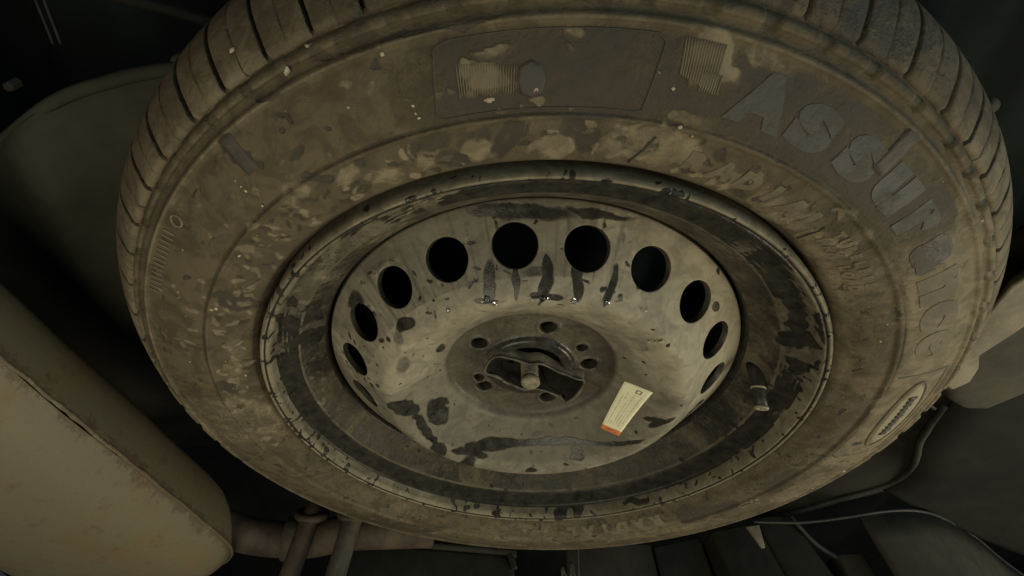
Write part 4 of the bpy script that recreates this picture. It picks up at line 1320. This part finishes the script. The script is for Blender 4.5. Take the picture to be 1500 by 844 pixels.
pipe = thing('exhaust_pipe', 'rusty brown exhaust pipe with a collar just right of the muffler', 'pipe', W(-.33, -.43, -.055))
pp = spline([W(-.40, -.36, -.035), W(-.352, -.385, -.03), W(-.31, -.398, -.03), W(-.26, -.400, -.032), W(-.205, -.39, -.04), W(-.10, -.42, -.06)], 8)
v, f_ = tube_mesh([p - pipe.location for p in pp], .021, 20)
link_mesh('pipe_run', v, f_, M_pipe, pipe)
cl = [W(-.292, -.399, -.031), W(-.272, -.400, -.0315)]
v, f_ = tube_mesh([p - pipe.location for p in cl], [.0255, .0255], 20)
link_mesh('collar', v, f_, M_hang, pipe)
for i, (a0, b0, wd, nm) in enumerate(((-.262, -.372, .0125, 'brown exhaust hanger strap nearest the muffler'), (-.203, -.362, .0125, 'grey-green exhaust hanger beside the flat dark box'))):
    t = thing('exhaust_hanger', nm, 'hanger', W(a0, b0, -.02), group='exhaust hangers behind the muffler')
    P = [W(a0 + .006, b0 - .01, -.075), W(a0 + .004, b0, -.05), W(a0, b0 - .002, -.02), W(a0 - .006, b0 - .004, .03), W(a0 - .008, b0 - .006, .08)]
    v, f_ = tube_mesh([p - t.location for p in spline(P, 5)], wd, 14)
    link_mesh('strap', v, f_, M_pipe if i == 0 else M_hang, t)
    ring = [W(a0 + .004 + (wd + .006) * math.cos(s), b0 + .010 * math.sin(s), -.052 + .010 * math.sin(s)) - t.location for s in np.linspace(0, 2 * math.pi, 20, endpoint=False)]
    v, f_ = tube_mesh(ring, .005, 8, closed=True)
    link_mesh('eye', v, f_, M_pipe, t)

# flat dark box low behind the tyre
box = thing('dark_box', 'flat dark plastic box with rounded top corners behind the bottom of the tyre', 'box', W(-.1, -.5, -.04))
ol = [W(a0, -.455, z0) - box.location for a0, z0 in ((-.245, .10), (-.243, -.035), (-.238, -.048), (-.225, -.0535), (0.0, -.0505), (.012, -.045), (.018, -.03), (.02, .10))]
v, f_ = slab(ol, (0, .25, 0), .006)
link_mesh('shell', v, f_, M_dark, box)
v, f_ = tube_mesh([p + Vector((0, -.004, 0)) for p in spline(ol[1:-1], 6)], .0045, 8)
link_mesh('rim_bead', v, f_, M_dark2, box)

# wire clip hanging under the tyre's lower edge
clip = thing('wire_clip', 'small coil of dull bent wire hanging below the bottom edge of the tyre', 'wire clip', W(.085, -.43, -.03))
P = []
for i in range(46):
    t = i / 45
    P.append(W(.072 + .028 * t, -.43, -.012 + .011 * math.sin(t * 15) - .012 * t + .004 * math.sin(t * 40)) - clip.location)
P += [W(.103, -.43, -.045) - clip.location, W(.106, -.43, -.075) - clip.location]
v, f_ = tube_mesh(P, .0017, 6)
link_mesh('coil', v, f_, M_hang, clip)

# cross members and straps seen under the tyre, bottom middle and right
def strap(name, label, cat, outline, off, mat, bev=.003, group=None):
    c = sum((W(*p) for p in outline), Vector()) / len(outline)
    t = thing(name, label, cat, c, group=group)
    v, f_ = slab([W(*p) - c for p in outline], off, bev)
    link_mesh('plate', v, f_, mat, t)
    return t


strap('cross_member', 'brown dusty cross member just right of the wire clip', 'cross member', [(.095, -.47, -.075), (.215, -.46, -.075), (.225, -.47, .10), (.085, -.48, .10)], (0, .06, 0), M_dark3)
strap('support_bracket', 'dark grey bracket with a bent foot below the right of the tyre', 'bracket', [(.220, -.47, -.075), (.285, -.45, -.085), (.30, -.46, .10), (.225, -.47, .10)], (0, .05, 0), M_dark2)
strap('support_bracket', 'dark slanted bracket plate behind the bright metal tab', 'bracket', [(.290, -.42, -.08), (.345, -.395, -.085), (.385, -.40, .10), (.310, -.41, .10)], (0, .06, 0), M_dark2)
strap('metal_tab', 'small bright pointed metal tab under the right edge of the tyre', 'tab', [(.318, -.372, -.068), (.334, -.368, -.070), (.334, -.374, -.046), (.330, -.376, -.046)], (0, .003, 0), M_brk, .0006)
strap('stay_plate', 'grey-green flat stay leaning beside the curved wire', 'stay', [(.345, -.392, -.09), (.385, -.378, -.09), (.455, -.39, .10), (.385, -.40, .10)], (0, .03, 0), M_dark2)
wire = thing('curved_wire', 'thin curved grey wire hooked below the dark tank lip', 'wire', W(.40, -.39, -.06))
v, f_ = tube_mesh([p - wire.location for p in spline([W(.382, -.372, -.085), W(.392, -.376, -.07), W(.407, -.382, -.055), W(.43, -.39, -.045)], 6)], .0030, 8)
link_mesh('wire_rod', v, f_, M_edge, wire)
strap('stay_plate', 'muddy brown stub of a stay at the end of the curved wire', 'stay', [(.43, -.39, -.05), (.46, -.38, -.05), (.475, -.38, .08), (.445, -.39, .08)], (0, .03, 0), M_dark3)

# dark tank to the lower right with its moulded lip, and the guard under it
M_tank = plain_dirty('dusty_tank_plastic', (.0078, .0081, .0070), (.0165, .0162, .0132), .8, 6, spec=.08)
tank = thing('plastic_tank', 'dark plastic tank with a rounded moulded lip at the lower right', 'tank', W(.6, -.2, -.1))
TL = [(.445, -.02, -.1), (.455, -.08, -.1), (.462, -.130, -.1), (.470, -.195, -.1), (.485, -.235, -.1), (.494, -.268, -.1), (.491, -.295, -.1), (.478, -.316, -.1), (.45, -.345, -.1), (.412, -.385, -.1), (.36, -.425, -.1)]
lip = spline([W(*p) for p in TL], 6)
v, f_ = tube_mesh([p - tank.location for p in lip[12:]], .0036, 10)
link_mesh('moulded_lip', v, f_, M_edge, tank)


def ribbon(P, Q, mat, name, parent, rows=10, sag=0.0):
    vs, fs = [], []
    for i, (p, q) in enumerate(zip(P, Q)):
        for k in range(rows + 1):
            t = k / rows
            x = p.lerp(q, t)
            x = x + Vector((0, 0, sag * math.sin(math.pi * t) + .004 * noise.noise(x * 9)))
            vs.append(x - parent.location)
    r1 = rows + 1
    for i in range(len(P) - 1):
        for k in range(rows):
            fs.append((i * r1 + k, i * r1 + k + 1, (i + 1) * r1 + k + 1, (i + 1) * r1 + k))
    o = link_mesh(name, vs, fs, mat, parent)
    so = o.modifiers.new('thickness', 'SOLIDIFY')
    so.thickness = .004
    return o


out = [p + Vector((.55, .06 + .40 * i / len(lip), .06)) for i, p in enumerate(lip)]
kb = 42
ribbon(lip[:kb], out[:kb], M_tank, 'outer_wall', tank, 12, -.03)
ribbon(lip[kb - 1:], [p + Vector((.10, .10, .16)) for p in lip[kb - 1:]], M_void, 'lower_wall', tank, 6, 0)
inn = [Vector((p.x * .62, p.y * .62, p.z + .10)) for p in lip]
ribbon(lip, inn, M_dark, 'inner_wall', tank, 10, .01)


guard = thing('plastic_guard', 'dark guard panel with a swept edge in the bottom right corner', 'guard', W(.5, -.4, -.08))
GE = [(.33, -.372, -.075), (.39, -.366, -.075), (.44, -.352, -.078), (.485, -.338, -.082), (.53, -.340, -.086), (.58, -.366, -.09), (.66, -.428, -.095), (.75, -.51, -.10), (.86, -.60, -.10)]
ge = spline([W(*p) for p in GE], 6)
v, f_ = tube_mesh([p - guard.location for p in ge], .0019, 8)
link_mesh('swept_edge', v, f_, M_edge, guard)
dnw = [p + Vector((.04, .03, -.22)) for p in ge]
ribbon(ge[14:], dnw[14:], M_dark3, 'face', guard, 8, .0)

# muddy bracket at the right edge
brk = thing('chassis_bracket', 'pale muddy folded chassis bracket touching the right edge of the picture', 'bracket', W(.43, 0, -.05))
B1 = [(.352, .094, -.05), (.355, -.015, -.05), (.380, -.036, -.05), (.389, -.023, -.05), (.386, -.006, -.05), (.376, .012, -.05), (.392, .05, -.052), (.43, .12, -.06), (.40, .16, -.06)]
v, f_ = slab([W(*p) - brk.location for p in B1], (0.01, 0, .012), .003)
link_mesh('top_flange', v, f_, M_brk, brk)
B2 = [(.375, -.02, -.066), (.390, -.050, -.064), (.407, -.070, -.060), (.425, -.079, -.058), (.443, -.078, -.058), (.470, -.050, -.062), (.56, .05, -.075), (.60, .16, -.09), (.44, .14, -.08), (.385, .05, -.07)]
v, f_ = slab([W(*p) - brk.location for p in B2], (0.0, 0, .05), .010, 3)
link_mesh('folded_web', v, f_, M_brk2, brk)
P = [W(.372, -.055, -.06), W(.381, -.068, -.06), (W(.395, -.078, -.06))]
pin = thing('split_pin', 'thin pale split pin poking out beneath the muddy chassis bracket', 'pin', P[1])
v, f_ = tube_mesh([p - pin.location for p in P], .0016, 6)
link_mesh('pin_rod', v, f_, M_edge, pin)

# heat shield at the left, creased, with a flanged top edge
hs = thing('heat_shield', 'dusty dark heat shield panel with a crease behind the left of the tyre', 'heat shield', W(-.45, .1, -.14))
top = spline([W(-.62, .07, -.14), W(-.50, .13, -.135), W(-.405, .186, -.13), W(-.345, .207, -.13), (W(-.30, .217, -.13)), W(-.24, .222, -.135)], 8)
bot = [W(-.86, -.55, -.18), W(-.78, -.56, -.19), W(-.66, -.57, -.21), W(-.54, -.57, -.24), W(-.42, -.56, -.25), W(-.28, -.55, -.25)]
bot = spline(bot, 8)
vs, fs = [], []
rows = 30
for i, (p, q) in enumerate(zip(top, bot)):
    for k in range(rows + 1):
        t = k / rows
        x = p.lerp(q, t)
        u_ = i / (len(top) - 1)
        c = abs(u_ - (.32 + .42 * t))
        dz = -.018 * math.exp(-(c / .07) ** 2) + .012 * noise.noise(x * 7) + (.012 if k == 0 else 0) * 0
        hump = -.035 * math.exp(-((t - .34) / .05) ** 2) * smooth01(.40, .75, np.array(u_))
        vs.append(x + Vector((0, 0, dz + float(hump))) - hs.location)
for i in range(len(top) - 1):
    for k in range(rows):
        a = i * (rows + 1) + k
        fs.append((a, a + 1, a + rows + 2, a + rows + 1))
o = link_mesh('panel', vs, fs, M_green, hs)
o.modifiers.new('thickness', 'SOLIDIFY').thickness = .003
v, f_ = tube_mesh([p - hs.location for p in top], .006, 8)
link_mesh('flange', v, f_, M_green, hs)
v, f_ = slab([W(-.300, .210, -.13) - hs.location, W(-.290, .228, -.13) - hs.location, W(-.270, .232, -.13) - hs.location, W(-.262, .215, -.13) - hs.location], (0, 0, .02), .003)
link_mesh('lug', v, f_, M_green, hs)

# faint things in the dark above: a pipe, two brake lines, a bolt head
ln = thing('brake_line', 'pair of thin steel brake lines in the dark at the upper left', 'brake lines', W(-.50, .2, -.24))
for k in range(2):
    P = [W(-.474 + .009 * k, .245, -.24), W(-.475 + .008 * k, .222, -.24), W(-.477 + .008 * k, .196, -.24)]
    v, f_ = tube_mesh([p - ln.location for p in spline(P, 5)], .0016, 6)
    link_mesh('line', v, f_, M_edge, ln)
bar = thing('floor_rail', 'dim round rail crossing the dark underbody at the upper left', 'rail', W(-.33, .22, -.27))
v, f_ = tube_mesh([W(-.50, .255, -.27) - bar.location, W(-.36, .222, -.27) - bar.location, W(-.16, .155, -.27) - bar.location], .006, 8)
link_mesh('rod', v, f_, M_dark, bar)
bh = thing('bolt_head', 'muddy bolt head catching light in the dark at the far left', 'bolt', W(-.518, .163, -.21))
v, f_ = tube_mesh([Vector((0, 0, .012)), Vector((0, 0, 0)), Vector((0, 0, -.002))], [.0055, .0055, .004], 6)
link_mesh('hex', v, f_, M_hang, bh, smooth=False)
cl_ = thing('mud_clod', 'ragged clod of mud stuck to the right shoulder of the tyre', 'mud clod', W(.2585, .2345, -.06))
bm = bmesh.new()
bmesh.ops.create_icosphere(bm, subdivisions=3, radius=.0052)
for q in bm.verts:
    q.co = Vector((q.co.x * 1.0, q.co.y * 1.2, q.co.z * .9)) * (1 + .6 * noise.noise(q.co * 130))
bm.verts.index_update()
link_mesh('clod', [tuple(q.co) for q in bm.verts], [tuple(x.index for x in q.verts) for q in bm.faces], M_dark3, cl_)
bm.free()
